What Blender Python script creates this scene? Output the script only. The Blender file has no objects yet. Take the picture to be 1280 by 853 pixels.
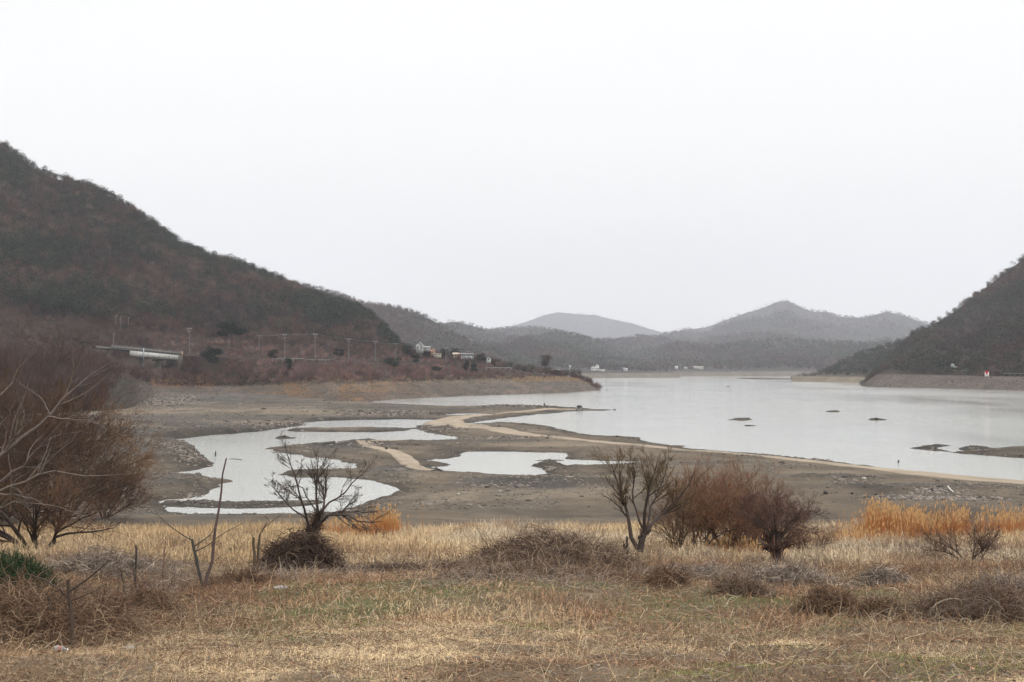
import bpy, math, random
import numpy as np

random.seed(7)
rng = np.random.default_rng(11)
C = bpy.context.scene.collection
SC = bpy.context.scene
R = math.radians

# ------------------------------------------------------------------ camera
F = 1778.0      # focal length in photo pixels (1280 wide)
EYE = 13.0      # metres above the reservoir
HY = 462.0      # photo row of the true horizon
cd = bpy.data.cameras.new("camera")
cam = bpy.data.objects.new("camera", cd)
C.objects.link(cam)
cam.location = (0, 0, EYE)
cam.rotation_euler = (R(90), 0, 0)
cd.sensor_width = 36.0
cd.lens = 36.0 * F / 1280.0
cd.shift_y = (HY - 426.5) / 1280.0
cd.clip_start = 0.1
cd.clip_end = 40000
SC.camera = cam

# ------------------------------------------------------------------ light
SUN_EL, SUN_AZ = R(48), R(125)       # high, veiled sun behind the right shoulder
w = bpy.data.worlds.new("World")
SC.world = w
w.use_nodes = True
nt = w.node_tree
nt.nodes.clear()
sky = nt.nodes.new("ShaderNodeTexSky")
sky.sky_type = 'NISHITA'
sky.sun_disc = False
sky.sun_elevation = SUN_EL
sky.sun_rotation = SUN_AZ
sky.dust_density = 4.0
sky.altitude = 100
hs = nt.nodes.new("ShaderNodeHueSaturation")
hs.inputs['Saturation'].default_value = 0.25
nt.links.new(sky.outputs[0], hs.inputs['Color'])
tc = nt.nodes.new("ShaderNodeTexCoord")
sep = nt.nodes.new("ShaderNodeSeparateXYZ")
nt.links.new(tc.outputs['Generated'], sep.inputs[0])
veil = nt.nodes.new("ShaderNodeValToRGB")     # cloud veil: slightly cooler and dimmer low down
veil.color_ramp.elements[0].position = 0.0
veil.color_ramp.elements[0].color = (0.985, 0.98, 0.955, 1)
veil.color_ramp.elements[1].position = 0.30
veil.color_ramp.elements[1].color = (0.945, 0.947, 0.938, 1)
e = veil.color_ramp.elements.new(0.12)
e.color = (0.980, 0.976, 0.955, 1)
e = veil.color_ramp.elements.new(0.75)
e.color = (1.75, 1.75, 1.72, 1)
e = veil.color_ramp.elements.new(1.0)
e.color = (2.0, 2.0, 1.95, 1)
nt.links.new(sep.outputs['Z'], veil.inputs[0])
cn = nt.nodes.new("ShaderNodeTexNoise")
cn.inputs['Scale'].default_value = 2.2
cn.inputs['Detail'].default_value = 4
mpn = nt.nodes.new("ShaderNodeMapping")
mpn.inputs['Scale'].default_value = (1, 1, 3)
nt.links.new(tc.outputs['Generated'], mpn.inputs[0])
nt.links.new(mpn.outputs[0], cn.inputs['Vector'])
cr = nt.nodes.new("ShaderNodeMapRange")
cr.inputs['To Min'].default_value = 9.25
cr.inputs['To Max'].default_value = 10.3
nt.links.new(cn.outputs[0], cr.inputs[0])
sc_ = nt.nodes.new("ShaderNodeVectorMath")
sc_.operation = 'SCALE'
nt.links.new(veil.outputs[0], sc_.inputs[0])
nt.links.new(cr.outputs[0], sc_.inputs['Scale'])
mx = nt.nodes.new("ShaderNodeMixRGB")
mx.inputs[0].default_value = 0.93
nt.links.new(hs.outputs[0], mx.inputs[1])
nt.links.new(sc_.outputs[0], mx.inputs[2])
bg = nt.nodes.new("ShaderNodeBackground")
bg.inputs['Strength'].default_value = 0.1
nt.links.new(mx.outputs[0], bg.inputs[0])
wo = nt.nodes.new("ShaderNodeOutputWorld")
nt.links.new(bg.outputs[0], wo.inputs[0])

sl = bpy.data.lights.new("sun", 'SUN')
sl.energy = 1.4
sl.angle = R(14)
sl.color = (1.0, 0.965, 0.91)
so = bpy.data.objects.new("sun", sl)
C.objects.link(so)
so.location = (40, -30, 80)
# direction the light travels: from azimuth SUN_AZ (clockwise from +Y) downwards
sd = np.array([math.sin(SUN_AZ) * math.cos(SUN_EL), math.cos(SUN_AZ) * math.cos(SUN_EL), math.sin(SUN_EL)])
so.rotation_euler = (math.pi / 2 - SUN_EL, 0, math.pi - SUN_AZ)

SC.view_settings.view_transform = 'Standard'
SC.view_settings.look = 'None'
SC.view_settings.exposure = 0.30
SC.view_settings.gamma = 1.0
SC.view_settings.use_curve_mapping = False

# ------------------------------------------------------------------ helpers
def tag(o, label=None, cat=None, group=None, kind=None):
    if label: o['label'] = label
    if cat: o['category'] = cat
    if group: o['group'] = group
    if kind: o['kind'] = kind
    return o

def link(name, me, mat=None, parent=None, loc=None):
    o = bpy.data.objects.new(name, me)
    C.objects.link(o)
    if mat is not None and me is not None:
        me.materials.append(mat)
    if parent is not None:
        o.parent = parent
    if loc is not None:
        o.location = loc
    return o

def empty(name, loc, label, cat, group=None):
    o = bpy.data.objects.new(name, None)
    o.empty_display_size = 0.3
    C.objects.link(o)
    o.location = loc
    return tag(o, label, cat, group)

def make_mesh(name, V, faces, col=None, smooth=False):
    """V (n,3); faces: list of int arrays (m,3) or (m,4); col (n,3) per-vertex colour."""
    V = np.asarray(V, np.float32)
    if not isinstance(faces, (list, tuple)):
        faces = [faces]
    faces = [np.asarray(f, np.int32) for f in faces if len(f)]
    me = bpy.data.meshes.new(name)
    me.vertices.add(len(V))
    me.vertices.foreach_set("co", V.ravel())
    loops = np.concatenate([f.ravel() for f in faces])
    tot = np.concatenate([np.full(len(f), f.shape[1], np.int32) for f in faces])
    start = np.concatenate([[0], np.cumsum(tot)[:-1]]).astype(np.int32)
    me.loops.add(len(loops))
    me.loops.foreach_set("vertex_index", loops)
    me.polygons.add(len(tot))
    me.polygons.foreach_set("loop_start", start)
    me.polygons.foreach_set("loop_total", tot)
    if smooth:
        me.polygons.foreach_set("use_smooth", np.ones(len(tot), bool))
    if col is not None:
        a = me.color_attributes.new("Col", 'FLOAT_COLOR', 'POINT')
        c4 = np.ones((len(V), 4), np.float32)
        c4[:, :3] = col
        a.data.foreach_set("color", c4.ravel())
    me.update(calc_edges=True)
    return me

def hash2(ix, iy, seed):
    h = (ix.astype(np.int64) * 374761393 + iy.astype(np.int64) * 668265263 + seed * 1442695041) & 0xFFFFFFFF
    h = ((h ^ (h >> 13)) * 1274126177) & 0xFFFFFFFF
    h = h ^ (h >> 16)
    return (h & 0xFFFFFF) / float(0xFFFFFF)

def vn(x, y, seed=0):
    x = np.asarray(x, float); y = np.asarray(y, float)
    ix = np.floor(x); iy = np.floor(y)
    fx = x - ix; fy = y - iy
    fx = fx * fx * (3 - 2 * fx); fy = fy * fy * (3 - 2 * fy)
    a = hash2(ix, iy, seed); b = hash2(ix + 1, iy, seed)
    c = hash2(ix, iy + 1, seed); d = hash2(ix + 1, iy + 1, seed)
    return (a * (1 - fx) + b * fx) * (1 - fy) + (c * (1 - fx) + d * fx) * fy

def fbm(x, y, oct=4, seed=0):
    s = 0; a = 0.5; t = 0
    for i in range(oct):
        s = s + a * vn(x, y, seed + i * 17); t += a
        x = x * 2.03 + 11.3; y = y * 2.03 + 5.7; a *= 0.5
    return s / t        # 0..1

def sstep(a, b, x):
    t = np.clip((x - a) / (b - a), 0, 1)
    return t * t * (3 - 2 * t)

def gp(px, py, z=0.0):
    """photo pixel -> point on the level z"""
    D = (EYE - z) * F / (np.asarray(py, float) - HY)
    return (np.asarray(px, float) - 640) / F * D, D

def ray(px, py, D):
    return ((px - 640) / F * D, D, EYE + (HY - py) / F * D)

def poly_world(pts):
    p = np.array(pts, float)
    X, Y = gp(p[:, 0], p[:, 1])
    return np.stack([X, Y], 1)

def sdf(X, Y, P):
    """signed distance, positive inside"""
    n = len(P)
    d = np.full(X.shape, 1e18); ins = np.zeros(X.shape, bool)
    for i in range(n):
        ax, ay = P[i]; bx, by = P[(i + 1) % n]
        ex, ey = bx - ax, by - ay
        wx, wy = X - ax, Y - ay
        t = np.clip((wx * ex + wy * ey) / (ex * ex + ey * ey + 1e-12), 0, 1)
        dx = wx - ex * t; dy = wy - ey * t
        d = np.minimum(d, dx * dx + dy * dy)
        if ay != by:
            c = ((ay <= Y) & (by > Y)) | ((by <= Y) & (ay > Y))
            xs = ax + (Y - ay) / (by - ay) * ex
            ins ^= c & (X < xs)
    d = np.sqrt(d)
    return np.where(ins, d, -d)

def line_dist(X, Y, P):
    d = np.full(X.shape, 1e18)
    for i in range(len(P) - 1):
        ax, ay = P[i]; bx, by = P[i + 1]
        ex, ey = bx - ax, by - ay
        wx, wy = X - ax, Y - ay
        t = np.clip((wx * ex + wy * ey) / (ex * ex + ey * ey + 1e-12), 0, 1)
        d = np.minimum(d, (wx - ex * t) ** 2 + (wy - ey * t) ** 2)
    return np.sqrt(d)

# ---- materials
def vcol_mat(name, rough=0.9, noise_scale=None, noise_amt=0.3, bump=0.0, bump_scale=None, spec=0.2, hue=None, subsurface=0):
    m = bpy.data.materials.new(name)
    m.use_nodes = True
    n = m.node_tree; L = n.links
    b = n.nodes['Principled BSDF']
    b.inputs['Roughness'].default_value = rough
    b.inputs['Specular IOR Level'].default_value = spec
    at = n.nodes.new("ShaderNodeAttribute"); at.attribute_name = "Col"
    out = at.outputs['Color']
    geo = n.nodes.new("ShaderNodeTexCoord")
    if noise_scale:
        prev = out
        for k, s in enumerate(noise_scale if isinstance(noise_scale, (tuple, list)) else [noise_scale]):
            tx = n.nodes.new("ShaderNodeTexNoise")
            tx.inputs['Scale'].default_value = s
            tx.inputs['Detail'].default_value = 5
            tx.inputs['Roughness'].default_value = 0.65
            L.new(geo.outputs['Object'], tx.inputs['Vector'])
            mr = n.nodes.new("ShaderNodeMapRange")
            mr.inputs['From Min'].default_value = 0.3
            mr.inputs['From Max'].default_value = 0.7
            mr.inputs['To Min'].default_value = 1 - noise_amt
            mr.inputs['To Max'].default_value = 1 + noise_amt
            L.new(tx.outputs[0], mr.inputs[0])
            mu = n.nodes.new("ShaderNodeVectorMath"); mu.operation = 'SCALE'
            L.new(prev, mu.inputs[0]); L.new(mr.outputs[0], mu.inputs['Scale'])
            prev = mu.outputs[0]
        out = prev
    L.new(out, b.inputs['Base Color'])
    if bump:
        tx = n.nodes.new("ShaderNodeTexNoise")
        tx.inputs['Scale'].default_value = bump_scale
        tx.inputs['Detail'].default_value = 6
        L.new(geo.outputs['Object'], tx.inputs['Vector'])
        bp = n.nodes.new("ShaderNodeBump")
        bp.inputs['Strength'].default_value = 0.8
        bp.inputs['Distance'].default_value = bump
        L.new(tx.outputs[0], bp.inputs['Height'])
        L.new(bp.outputs[0], b.inputs['Normal'])
    return m

def plain_mat(name, col, rough=0.7, spec=0.3, metallic=0.0, noise=0.12, scale=8.0):
    m = bpy.data.materials.new(name)
    m.use_nodes = True
    n = m.node_tree; L = n.links
    b = n.nodes['Principled BSDF']
    b.inputs['Roughness'].default_value = rough
    b.inputs['Specular IOR Level'].default_value = spec
    b.inputs['Metallic'].default_value = metallic
    tcn = n.nodes.new("ShaderNodeTexCoord")
    tx = n.nodes.new("ShaderNodeTexNoise")
    tx.inputs['Scale'].default_value = scale
    tx.inputs['Detail'].default_value = 4
    L.new(tcn.outputs['Object'], tx.inputs['Vector'])
    mr = n.nodes.new("ShaderNodeMapRange")
    mr.inputs['From Min'].default_value = 0.3; mr.inputs['From Max'].default_value = 0.7
    mr.inputs['To Min'].default_value = 1 - noise; mr.inputs['To Max'].default_value = 1 + noise
    L.new(tx.outputs[0], mr.inputs[0])
    mu = n.nodes.new("ShaderNodeVectorMath"); mu.operation = 'SCALE'
    mu.inputs[0].default_value = col
    L.new(mr.outputs[0], mu.inputs['Scale'])
    L.new(mu.outputs[0], b.inputs['Base Color'])
    return m

# ------------------------------------------------------------------ plan of the drained reservoir (photo rows traced to the water level)
LAKE = poly_world([(2400, 690), (1900, 652), (1280, 603.5), (1230, 599), (1180, 594.5), (1135, 589), (1100, 585.5), (1060, 580), (1010, 573.5),
    (985, 571), (970, 569.4), (930, 566), (893, 563.6), (860, 560.8), (853, 557.5), (835, 556.4), (815, 553.4), (800, 550.2), (797, 547), (775, 545.6),
    (745, 544.2), (715, 542), (704, 538), (692, 534.2), (680, 532.6), (660, 530.6), (640, 529.4), (622, 528), (600, 530), (585, 529.6), (602, 526.6),
    (620, 524.2), (645, 520.8), (670, 518), (700, 515.8), (722, 514.2), (758, 513.0), (762, 512.4), (740, 512.0), (725, 511.8), (700, 510.3), (670, 510.2),
    (640, 509.5), (600, 509.2), (560, 507.8), (530, 506.6), (500, 505.2), (462, 502.8), (470, 500.4), (500, 497.5), (500, 490), (700, 480),
    (700, 464.5), (2600, 464.5)])
POND_A = poly_world([(184, 556), (200, 552), (225, 548), (262, 544), (290, 542.4), (322, 540), (338, 537.5), (350, 535), (362, 533.6), (378, 532),
    (379, 528.5), (395, 526.6), (420, 525.6), (450, 525), (500, 524.4), (556, 525.2), (546, 528), (540, 530.5), (522, 532), (514, 535), (524, 538), (548, 543),
    (566, 546.2), (576, 548.8), (555, 550), (530, 551), (505, 551.6), (480, 550.2), (460, 548.4), (445, 549.5), (428, 552), (420, 556), (400, 560), (372, 561.5), (345, 561), (342, 563.6),
    (362, 566), (380, 572), (420, 575), (446, 580), (436, 585), (400, 586), (368, 588), (352, 593), (375, 597), (420, 597), (455, 600), (490, 606),
    (503, 613), (480, 622), (455, 631), (420, 640), (360, 643), (300, 644), (240, 643), (206, 640), (190, 632), (196, 625), (225, 623), (246, 620.5),
    (262, 612), (266, 606), (283, 602), (262, 599.5), (230, 597), (196, 594), (192, 591.5), (232, 589), (262, 583), (256, 575), (236, 566), (214, 560)])
POND_B = poly_world([(535, 575.8), (560, 573.6), (578, 571), (572, 567), (580, 565.2), (610, 564.6), (650, 565), (700, 566.5), (714, 570), (706, 574), (735, 575.5),
    (765, 576.4), (800, 577), (770, 579.6), (735, 580.6), (712, 582), (690, 587), (692, 592.6), (668, 594.6), (640, 594), (600, 591), (560, 588.6),
    (530, 584), (552, 583.4), (566, 581), (548, 577)])
POND_C = poly_world([(545, 519.6), (560, 518.2), (575, 517.2), (600, 517.4), (622, 518.4), (612, 519.6), (580, 520)])
POND_D = poly_world([(482, 558.6), (500, 557.2), (522, 557.2), (528, 558.4), (505, 559.2)])
ISLES = [poly_world(p) for p in [
    [(208, 629), (214, 626), (250, 627.5), (300, 629), (350, 627), (395, 625.5), (400, 629), (370, 633), (320, 635.5), (270, 636), (225, 634)],
    [(352, 538.4), (370, 536.8), (420, 536.2), (470, 535.8), (512, 535.8), (505, 538.8), (470, 540.6), (430, 540.2), (380, 540)],
    [(346, 548.4), (352, 547.2), (362, 547.4), (358, 548.6)],
    [(666, 583), (678, 580.4), (690, 578.8), (702, 581), (706, 583.4), (694, 585.4), (680, 585)],
    [(672, 575.8), (700, 574.8), (712, 575.2), (700, 576.2)],
    [(335, 561.5), (350, 559.4), (380, 557.8), (415, 556.2), (420, 560), (380, 563)],
    [(1142, 560.5), (1150, 558.2), (1162, 558.8), (1176, 562), (1196, 565.4), (1224, 565.8), (1236, 562), (1300, 561.6), (1400, 562), (1400, 578), (1280, 573.4), (1240, 570.2), (1200, 567.2), (1168, 564)],
    [(1163, 557.6), (1170, 555.4), (1177, 556), (1180, 558), (1170, 560)],
    [(1202, 561), (1210, 558.4), (1222, 558.2), (1233, 561.4), (1226, 565), (1210, 564.6)],
    [(911, 525.2), (918, 523.2), (932, 522.8), (940, 524.6), (941, 526), (926, 526.6)],
    [(931, 532.6), (936, 531.6), (940, 532.4), (935, 533.2)],
    [(1034, 514.8), (1042, 513.8), (1049, 515), (1042, 515.8)],
    [(1085, 525), (1094, 523.8), (1103, 525), (1094, 526)],
    [(1022, 533.2), (1025, 532.7), (1028, 533.2), (1025, 533.6)],
    [(920, 472.6), (1080, 473.6), (1080, 475), (920, 474.4)],
]]
TRACK = poly_world([(2200, 688), (1600, 633), (1280, 606.5), (1150, 594.5), (1060, 585), (1000, 578.5), (930, 571.5), (870, 566), (800, 559), (750, 554.5), (700, 550.5), (660, 546.5),
    (620, 541.5), (588, 537.5), (566, 533), (556, 529.5), (560, 526), (575, 523.6), (600, 521.2), (640, 517.4), (680, 514.6), (712, 513.2), (722, 512.8)])
TRACK_W = np.array([4.5, 4.5, 4.0, 3.6, 3.0, 2.6, 2.3, 2.2, 2.2, 2.2, 2.3, 2.6, 3.4, 4.6, 5.4, 5.6, 4.6, 3.4, 2.6, 2.2, 1.9, 2.4, 2.8])
PATH2 = poly_world([(548, 589.6), (534, 589.4), (522, 587.4), (513, 583), (510, 578), (503, 572.5), (491, 568), (476, 565.6), (460, 562.6), (450.5, 559), (452, 556), (462, 553.8), (482, 552.4), (515, 551.4)])
# mounds and gravel banks: (px, py, half-width m, half-depth m, height m)
BUMPS = [(170, 575, 10, 22, 1.8), (215, 571, 6, 14, .9), (185, 608, 14, 7, 1.2), (250, 612, 3.5, 2.2, .55), (470, 530, 14, 5, .5), (560, 537, 13, 4, .45),
    (440, 560, 9, 3.5, .8), (686, 582, 3, 4, .65), (560, 585, 5, 3, .5), (610, 541, 16, 5, .35), (655, 527.3, 8, 6, 1.0), (1015, 607, 3.2, 1.6, .7), (1045, 603, 4, 2, .5),
    (925, 525, 4, 4, .55), (1094, 525, 2.5, 3, .4), (1042, 514.8, 2.5, 4, .45), (1155, 560.5, 2.6, 3, .35), (1216, 561.5, 2.6, 3.0, .45), (1170, 558, 1.2, 2, .3), (120, 545, 30, 40, 2.2),
    (440, 519, 40, 10, .8), (520, 514, 40, 8, .6), (330, 525, 30, 12, .9), (1380, 567, 20, 8, .8), (650, 512, 26, 4, .7),
    (240, 631, 4, 1.4, .25), (330, 632, 7, 1.4, .22), (690, 604, 6, 3, .25), (1180, 615, 6, 3, .4), (1080, 617, 5, 2, .3), (900, 585, 6, 5, .4), (600, 555, 14, 4, .35)]
BW = [(gp(b[0], b[1])[0], gp(b[0], b[1])[1], b[2], b[3], b[4]) for b in BUMPS]

NEAR_D = np.array([0, 2.5, 6, 10, 18, 30, 45, 60, 72, 85, 97, 110, 124, 140])
NEAR_Z = np.array([11.4, 11.3, 10.7, 10.0, 9.0, 7.75, 6.55, 5.2, 4.3, 3.5, 2.6, 1.55, .75, .45])
EDGE = 88.0                       # the grass ends about here

def water_sdf(X, Y):
    """>0 in water, <0 on land (metres)"""
    s = np.maximum.reduce([sdf(X, Y, P) for P in (LAKE, POND_A, POND_B, POND_C, POND_D)])
    for P in ISLES:
        s = np.minimum(s, -sdf(X, Y, P))
    return s

def gheight(X, Y, far=True):
    X = np.asarray(X, float); Y = np.asarray(Y, float)
    zn = np.interp(Y, NEAR_D, NEAR_Z)
    wv = (fbm(X / 9, Y / 9, 4, 3) - .5) * 1.0 + (fbm(X / 1.7, Y / 1.7, 3, 5) - .5) * .28
    zn = zn + wv * np.interp(Y, [0, 15, 80, 130], [.2, .8, 1.0, .2])
    zn = zn + np.clip((-X - 8) / 40, 0, 1) * np.interp(Y, [20, 45, 90], [0.2, .5, .3])
    if not far:
        return zn
    m = Y > 118
    s = np.full(X.shape, -20.0)
    if m.any():
        s[m] = water_sdf(X[m], Y[m])
    rag = (fbm(X / 6, Y / 14, 3, 21) - .5) * np.interp(Y, [120, 300, 800], [2.0, 4.0, 9.0])
    s = s + rag * 0.9 + (fbm(X / 1.6, Y / 4.5, 3, 23) - .5) * np.interp(Y, [120, 300, 600], [1.8, 3.2, 4.0])
    land = np.clip(-s, 0, None)
    zl = 0.045 * np.minimum(land, 9) + 0.012 * np.clip(land - 9, 0, 60) + np.clip(land / 8, 0, 1) * (fbm(X / 22, Y / 30, 4, 31) - .42) * 1.0
    zl = np.where(s > 0, -0.05 * np.minimum(s, 40), np.maximum(zl, 0.03 + 0.02 * np.minimum(land, 2)))
    for bx, by, rx, ry, h in BW:
        zl = zl + h * np.exp(-((X - bx) / rx) ** 2 - ((Y - by) / ry) ** 2) * np.clip(0.3 - s * .5, 0, 1) * (0.75 + .5 * fbm(X / 3, Y / 3, 2, 9))
    t = sstep(100, 132, Y)
    z = zn * (1 - t) + zl * t
    far_t = sstep(700, 1400, Y)
    return z * (1 - far_t) + np.where(s > 0, z, np.minimum(z, 1.0)) * far_t

# ------------------------------------------------------------------ ground sheet
def build_ground():
    cols = np.concatenate([np.linspace(-1500, -350, 60)[:-1], np.arange(-350, 1630, 2.1), np.linspace(1630, 2900, 60)[1:]])
    ys = np.concatenate([np.array([464.2, 465.5, 467, 469, 471, 473]), np.arange(474.5, 644, .5)])
    Df = (EYE * F / (ys - HY))
    Dn = np.geomspace(2.2, Df.min() * .995, 330)
    D = np.concatenate([Dn, Df[::-1]])
    D = np.concatenate([[-30], D])
    PX, YY = np.meshgrid(cols, D)
    XX = (PX - 640) / F * np.abs(YY)
    XX = np.where(YY < 0, (PX - 640) / F * 40, XX)
    Z = gheight(XX, YY)
    nr, nc = XX.shape
    V = np.stack([XX, YY, Z], -1).reshape(-1, 3)
    i = np.arange(nr - 1)[:, None] * nc + np.arange(nc - 1)[None, :]
    Fq = np.stack([i, i + 1, i + nc + 1, i + nc], -1).reshape(-1, 4)
    # ---- intrinsic colours of the ground materials
    x, y = V[:, 0], V[:, 1]
    px = 640 + F * x / np.maximum(y, 1)
    py0 = HY + EYE * F / np.maximum(y, 1)
    s = np.full(len(V), -20.0); m = y > 118
    s[m] = water_sdf(x[m], y[m])
    n1 = fbm(x / 14, y / 26, 4, 41)[:, None]
    n2 = fbm(x / 2.2, y / 3.2, 3, 43)[:, None]
    n3 = fbm(x / 40, y / 9, 3, 47)[:, None]
    mud = np.array([.072, .054, .037]); mud2 = np.array([.112, .086, .060]); gravel = np.array([.060, .052, .045]); sand = np.array([.145, .116, .085])
    col = mud * (1 - n1) + mud2 * n1
    col = col * (0.8 + .4 * n2)
    # gravel dominates on the left flats and the banks
    gm = sstep(.42, .62, n1[:, 0] + .25 * sstep(560, 300, px) * sstep(600, 540, py0) - .12)[:, None]
    gm = np.where((y > 300)[:, None] & (px < 620)[:, None], np.maximum(gm, sstep(.40, .6, n3)), gm)
    bump = np.zeros(len(V))
    for bx, by, rx, ry, h in BW:
        bump += np.exp(-((x - bx) / rx) ** 2 - ((y - by) / ry) ** 2)
    gm = np.maximum(gm, np.clip(bump, 0, 1)[:, None])
    col = col * (1 - gm) + gravel * (.75 + .5 * n2) * gm
    sm = sstep(.56, .74, fbm(x / 30, y / 12, 3, 53))[:, None] * .75
    col = col * (1 - sm) + sand * (.8 + .3 * n2) * sm
    # grey silt far left
    gs = (sstep(430, 300, px) * sstep(505, 492, py0))[:, None] * .8
    col = col * (1 - gs) + np.array([.082, .075, .069]) * gs
    # pale sandy flat on the left (row 515)
    ps = (sstep(500, 380, px) * np.exp(-((py0 - 519) / 5.5) ** 2))[:, None] * .85
    col = col * (1 - ps) + np.array([.145, .115, .082]) * ps
    # silt lines left by the falling water
    zz = V[:, 2] + (fbm(x / 5, y / 8, 3, 63) - .5) * .12
    ln_ = vn(zz * 16, zz * 0 + 1, 65)[:, None]
    col = col * (1 + (ln_ - .5) * .42)
    # wet band at the water's edge
    wet = np.exp(-np.clip(-s + (fbm(x / 3, y / 5, 3, 57) - .5) * 6, 0, None) / 2.6)[:, None] * .52
    damp = sstep(.50, .66, fbm(x / 9, y / 12, 4, 59))[:, None] * .38
    wet = 1 - (1 - wet) * (1 - damp)
    col = col * (1 - wet)
    # near meadow soil
    soil = np.array([.055, .038, .027]); straw = np.array([.13, .095, .06])
    nf = fbm(x / 1.1, y / 1.6, 4, 61)[:, None]; ng = fbm(x / 5, y / 4, 3, 67)[:, None]
    so_ = soil * (1 - nf) * 1.2 + straw * nf
    green = np.array([.055, .06, .022])
    gmask = (sstep(.5, .66, ng[:, 0] + .10 * np.exp(-((y - 33) / 9) ** 2)) * sstep(50, 40, y))[:, None]
    so_ = so_ * (1 - gmask * .8) + green * (.7 + .6 * nf) * gmask * .8
    te = sstep(EDGE + 8, EDGE - 2, y + (fbm(x / 4, y / 4, 3, 71) - .5) * 14)[:, None]
    col = col * (1 - te) + so_ * te
    me = make_mesh("ground", V, Fq, col, smooth=True)
    mat = vcol_mat("ground_soil", .92, (1.2, 9.0), .22, .06, 5.0)
    return tag(link("ground", me, mat), kind='structure')

def ribbon(name, P, W, mat, lift=.03, step=1.6, nw=9, k=9):
    """dirt track draped on the ground, edges ragged and dipped into the soil"""
    seg = np.hypot(*(P[1:] - P[:-1]).T); s = np.concatenate([[0], np.cumsum(seg)])
    n = int(s[-1] / step)
    t = np.linspace(0, s[-1], n)
    # smooth the polyline
    cx = np.interp(t, s, P[:, 0]); cy = np.interp(t, s, P[:, 1]); ww = np.interp(t, s, W)
    ker = np.hanning(k + 2)[1:-1]; ker /= ker.sum()
    cx = np.convolve(np.pad(cx, k // 2, 'edge'), ker, 'valid'); cy = np.convolve(np.pad(cy, k // 2, 'edge'), ker, 'valid')
    dx = np.gradient(cx); dy = np.gradient(cy); L = np.hypot(dx, dy) + 1e-9
    nx, ny = -dy / L, dx / L
    u = np.linspace(-1, 1, nw)
    ww = ww * (.75 + .6 * (fbm(t / 5, t * 0 + 3, 3, 5)))
    X = cx[:, None] + nx[:, None] * u * ww[:, None]; Y = cy[:, None] + ny[:, None] * u * ww[:, None]
    Z = gheight(X, Y) + lift
    Z = np.maximum(Z, .16) + .10 * (1 - u ** 2)
    Z[:, 0] -= .2; Z[:, -1] -= .2
    V = np.stack([X, Y, Z], -1).reshape(-1, 3)
    i = np.arange(n - 1)[:, None] * nw + np.arange(nw - 1)[None, :]
    Fq = np.stack([i, i + nw, i + nw + 1, i + 1], -1).reshape(-1, 4)
    base = np.array([.265, .215, .160])
    nn = fbm(V[:, 0] / 3, V[:, 1] / 5, 3, 81)[:, None]
    uu = np.tile(u, n)[:, None]
    rut = np.exp(-((np.abs(uu) - .45) / .14) ** 2) * .12
    n4 = fbm(V[:, 0] / 1.2, V[:, 1] / 9, 3, 83)[:, None]
    col = base * (.72 + .42 * nn + rut)
    ed = np.clip(sstep(.6, 1.1, np.abs(uu) + (n4 - .5) * .8) + sstep(.60, .72, fbm(V[:, 0] / 5, V[:, 1] / 9, 3, 85))[:, None] * .5, 0, 1)
    col = col * (1 - ed * .5) + np.array([.10, .078, .056]) * ed * .5
    return tag(link(name, make_mesh(name, V, Fq, col, True), mat), kind='structure')

def build_water():
    cols = np.linspace(-1600, 3000, 40)
    D = np.geomspace(104, 9000, 60)
    PX, YY = np.meshgrid(cols, D)
    XX = (PX - 640) / F * YY
    V = np.stack([XX, YY, XX * 0], -1).reshape(-1, 3)
    nr, nc = XX.shape
    i = np.arange(nr - 1)[:, None] * nc + np.arange(nc - 1)[None, :]
    Fq = np.stack([i, i + 1, i + nc + 1, i + nc], -1).reshape(-1, 4)
    me = make_mesh("water", V, Fq)
    m = bpy.data.materials.new("reservoir_water"); m.use_nodes = True
    n = m.node_tree; L = n.links; b = n.nodes['Principled BSDF']
    b.inputs['Base Color'].default_value = (.44, .45, .43, 1)
    b.inputs['Roughness'].default_value = .06
    b.inputs['IOR'].default_value = 1.33
    t = n.nodes.new("ShaderNodeTexCoord")
    mp = n.nodes.new("ShaderNodeMapping"); mp.inputs['Scale'].default_value = (.55, 1.5, 1)
    L.new(t.outputs['Object'], mp.inputs[0])
    a = n.nodes.new("ShaderNodeTexNoise"); a.inputs['Scale'].default_value = .9; a.inputs['Detail'].default_value = 5; a.inputs['Roughness'].default_value = .6
    L.new(mp.outputs[0], a.inputs[0])
    # wind patches: calm in the sheltered pools, ruffled on the open lake
    w1 = n.nodes.new("ShaderNodeTexNoise"); w1.inputs['Scale'].default_value = .016; w1.inputs['Detail'].default_value = 5
    mp2 = n.nodes.new("ShaderNodeMapping"); mp2.inputs['Scale'].default_value = (.9, .35, 1)
    L.new(t.outputs['Object'], mp2.inputs[0]); L.new(mp2.outputs[0], w1.inputs[0])
    mr = n.nodes.new("ShaderNodeMapRange"); mr.inputs['From Min'].default_value = .35; mr.inputs['From Max'].default_value = .65
    mr.inputs['To Min'].default_value = .035; mr.inputs['To Max'].default_value = .20
    L.new(w1.outputs[0], mr.inputs[0])
    bp = n.nodes.new("ShaderNodeBump"); bp.inputs['Strength'].default_value = 1
    L.new(mr.outputs[0], bp.inputs['Distance'])
    L.new(a.outputs[0], bp.inputs['Height']); L.new(bp.outputs[0], b.inputs['Normal'])
    return tag(link("water", me, m), kind='structure')

ground = build_ground()
water = build_water()
track_mat = vcol_mat("packed_sand", .92, (1.5, 8.0), .12, .03, 6.0)
ribbon("dirt_track", TRACK, TRACK_W, track_mat)
ribbon("dirt_path", PATH2, np.full(len(PATH2), 1.5), track_mat, lift=.035, k=3)

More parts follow.
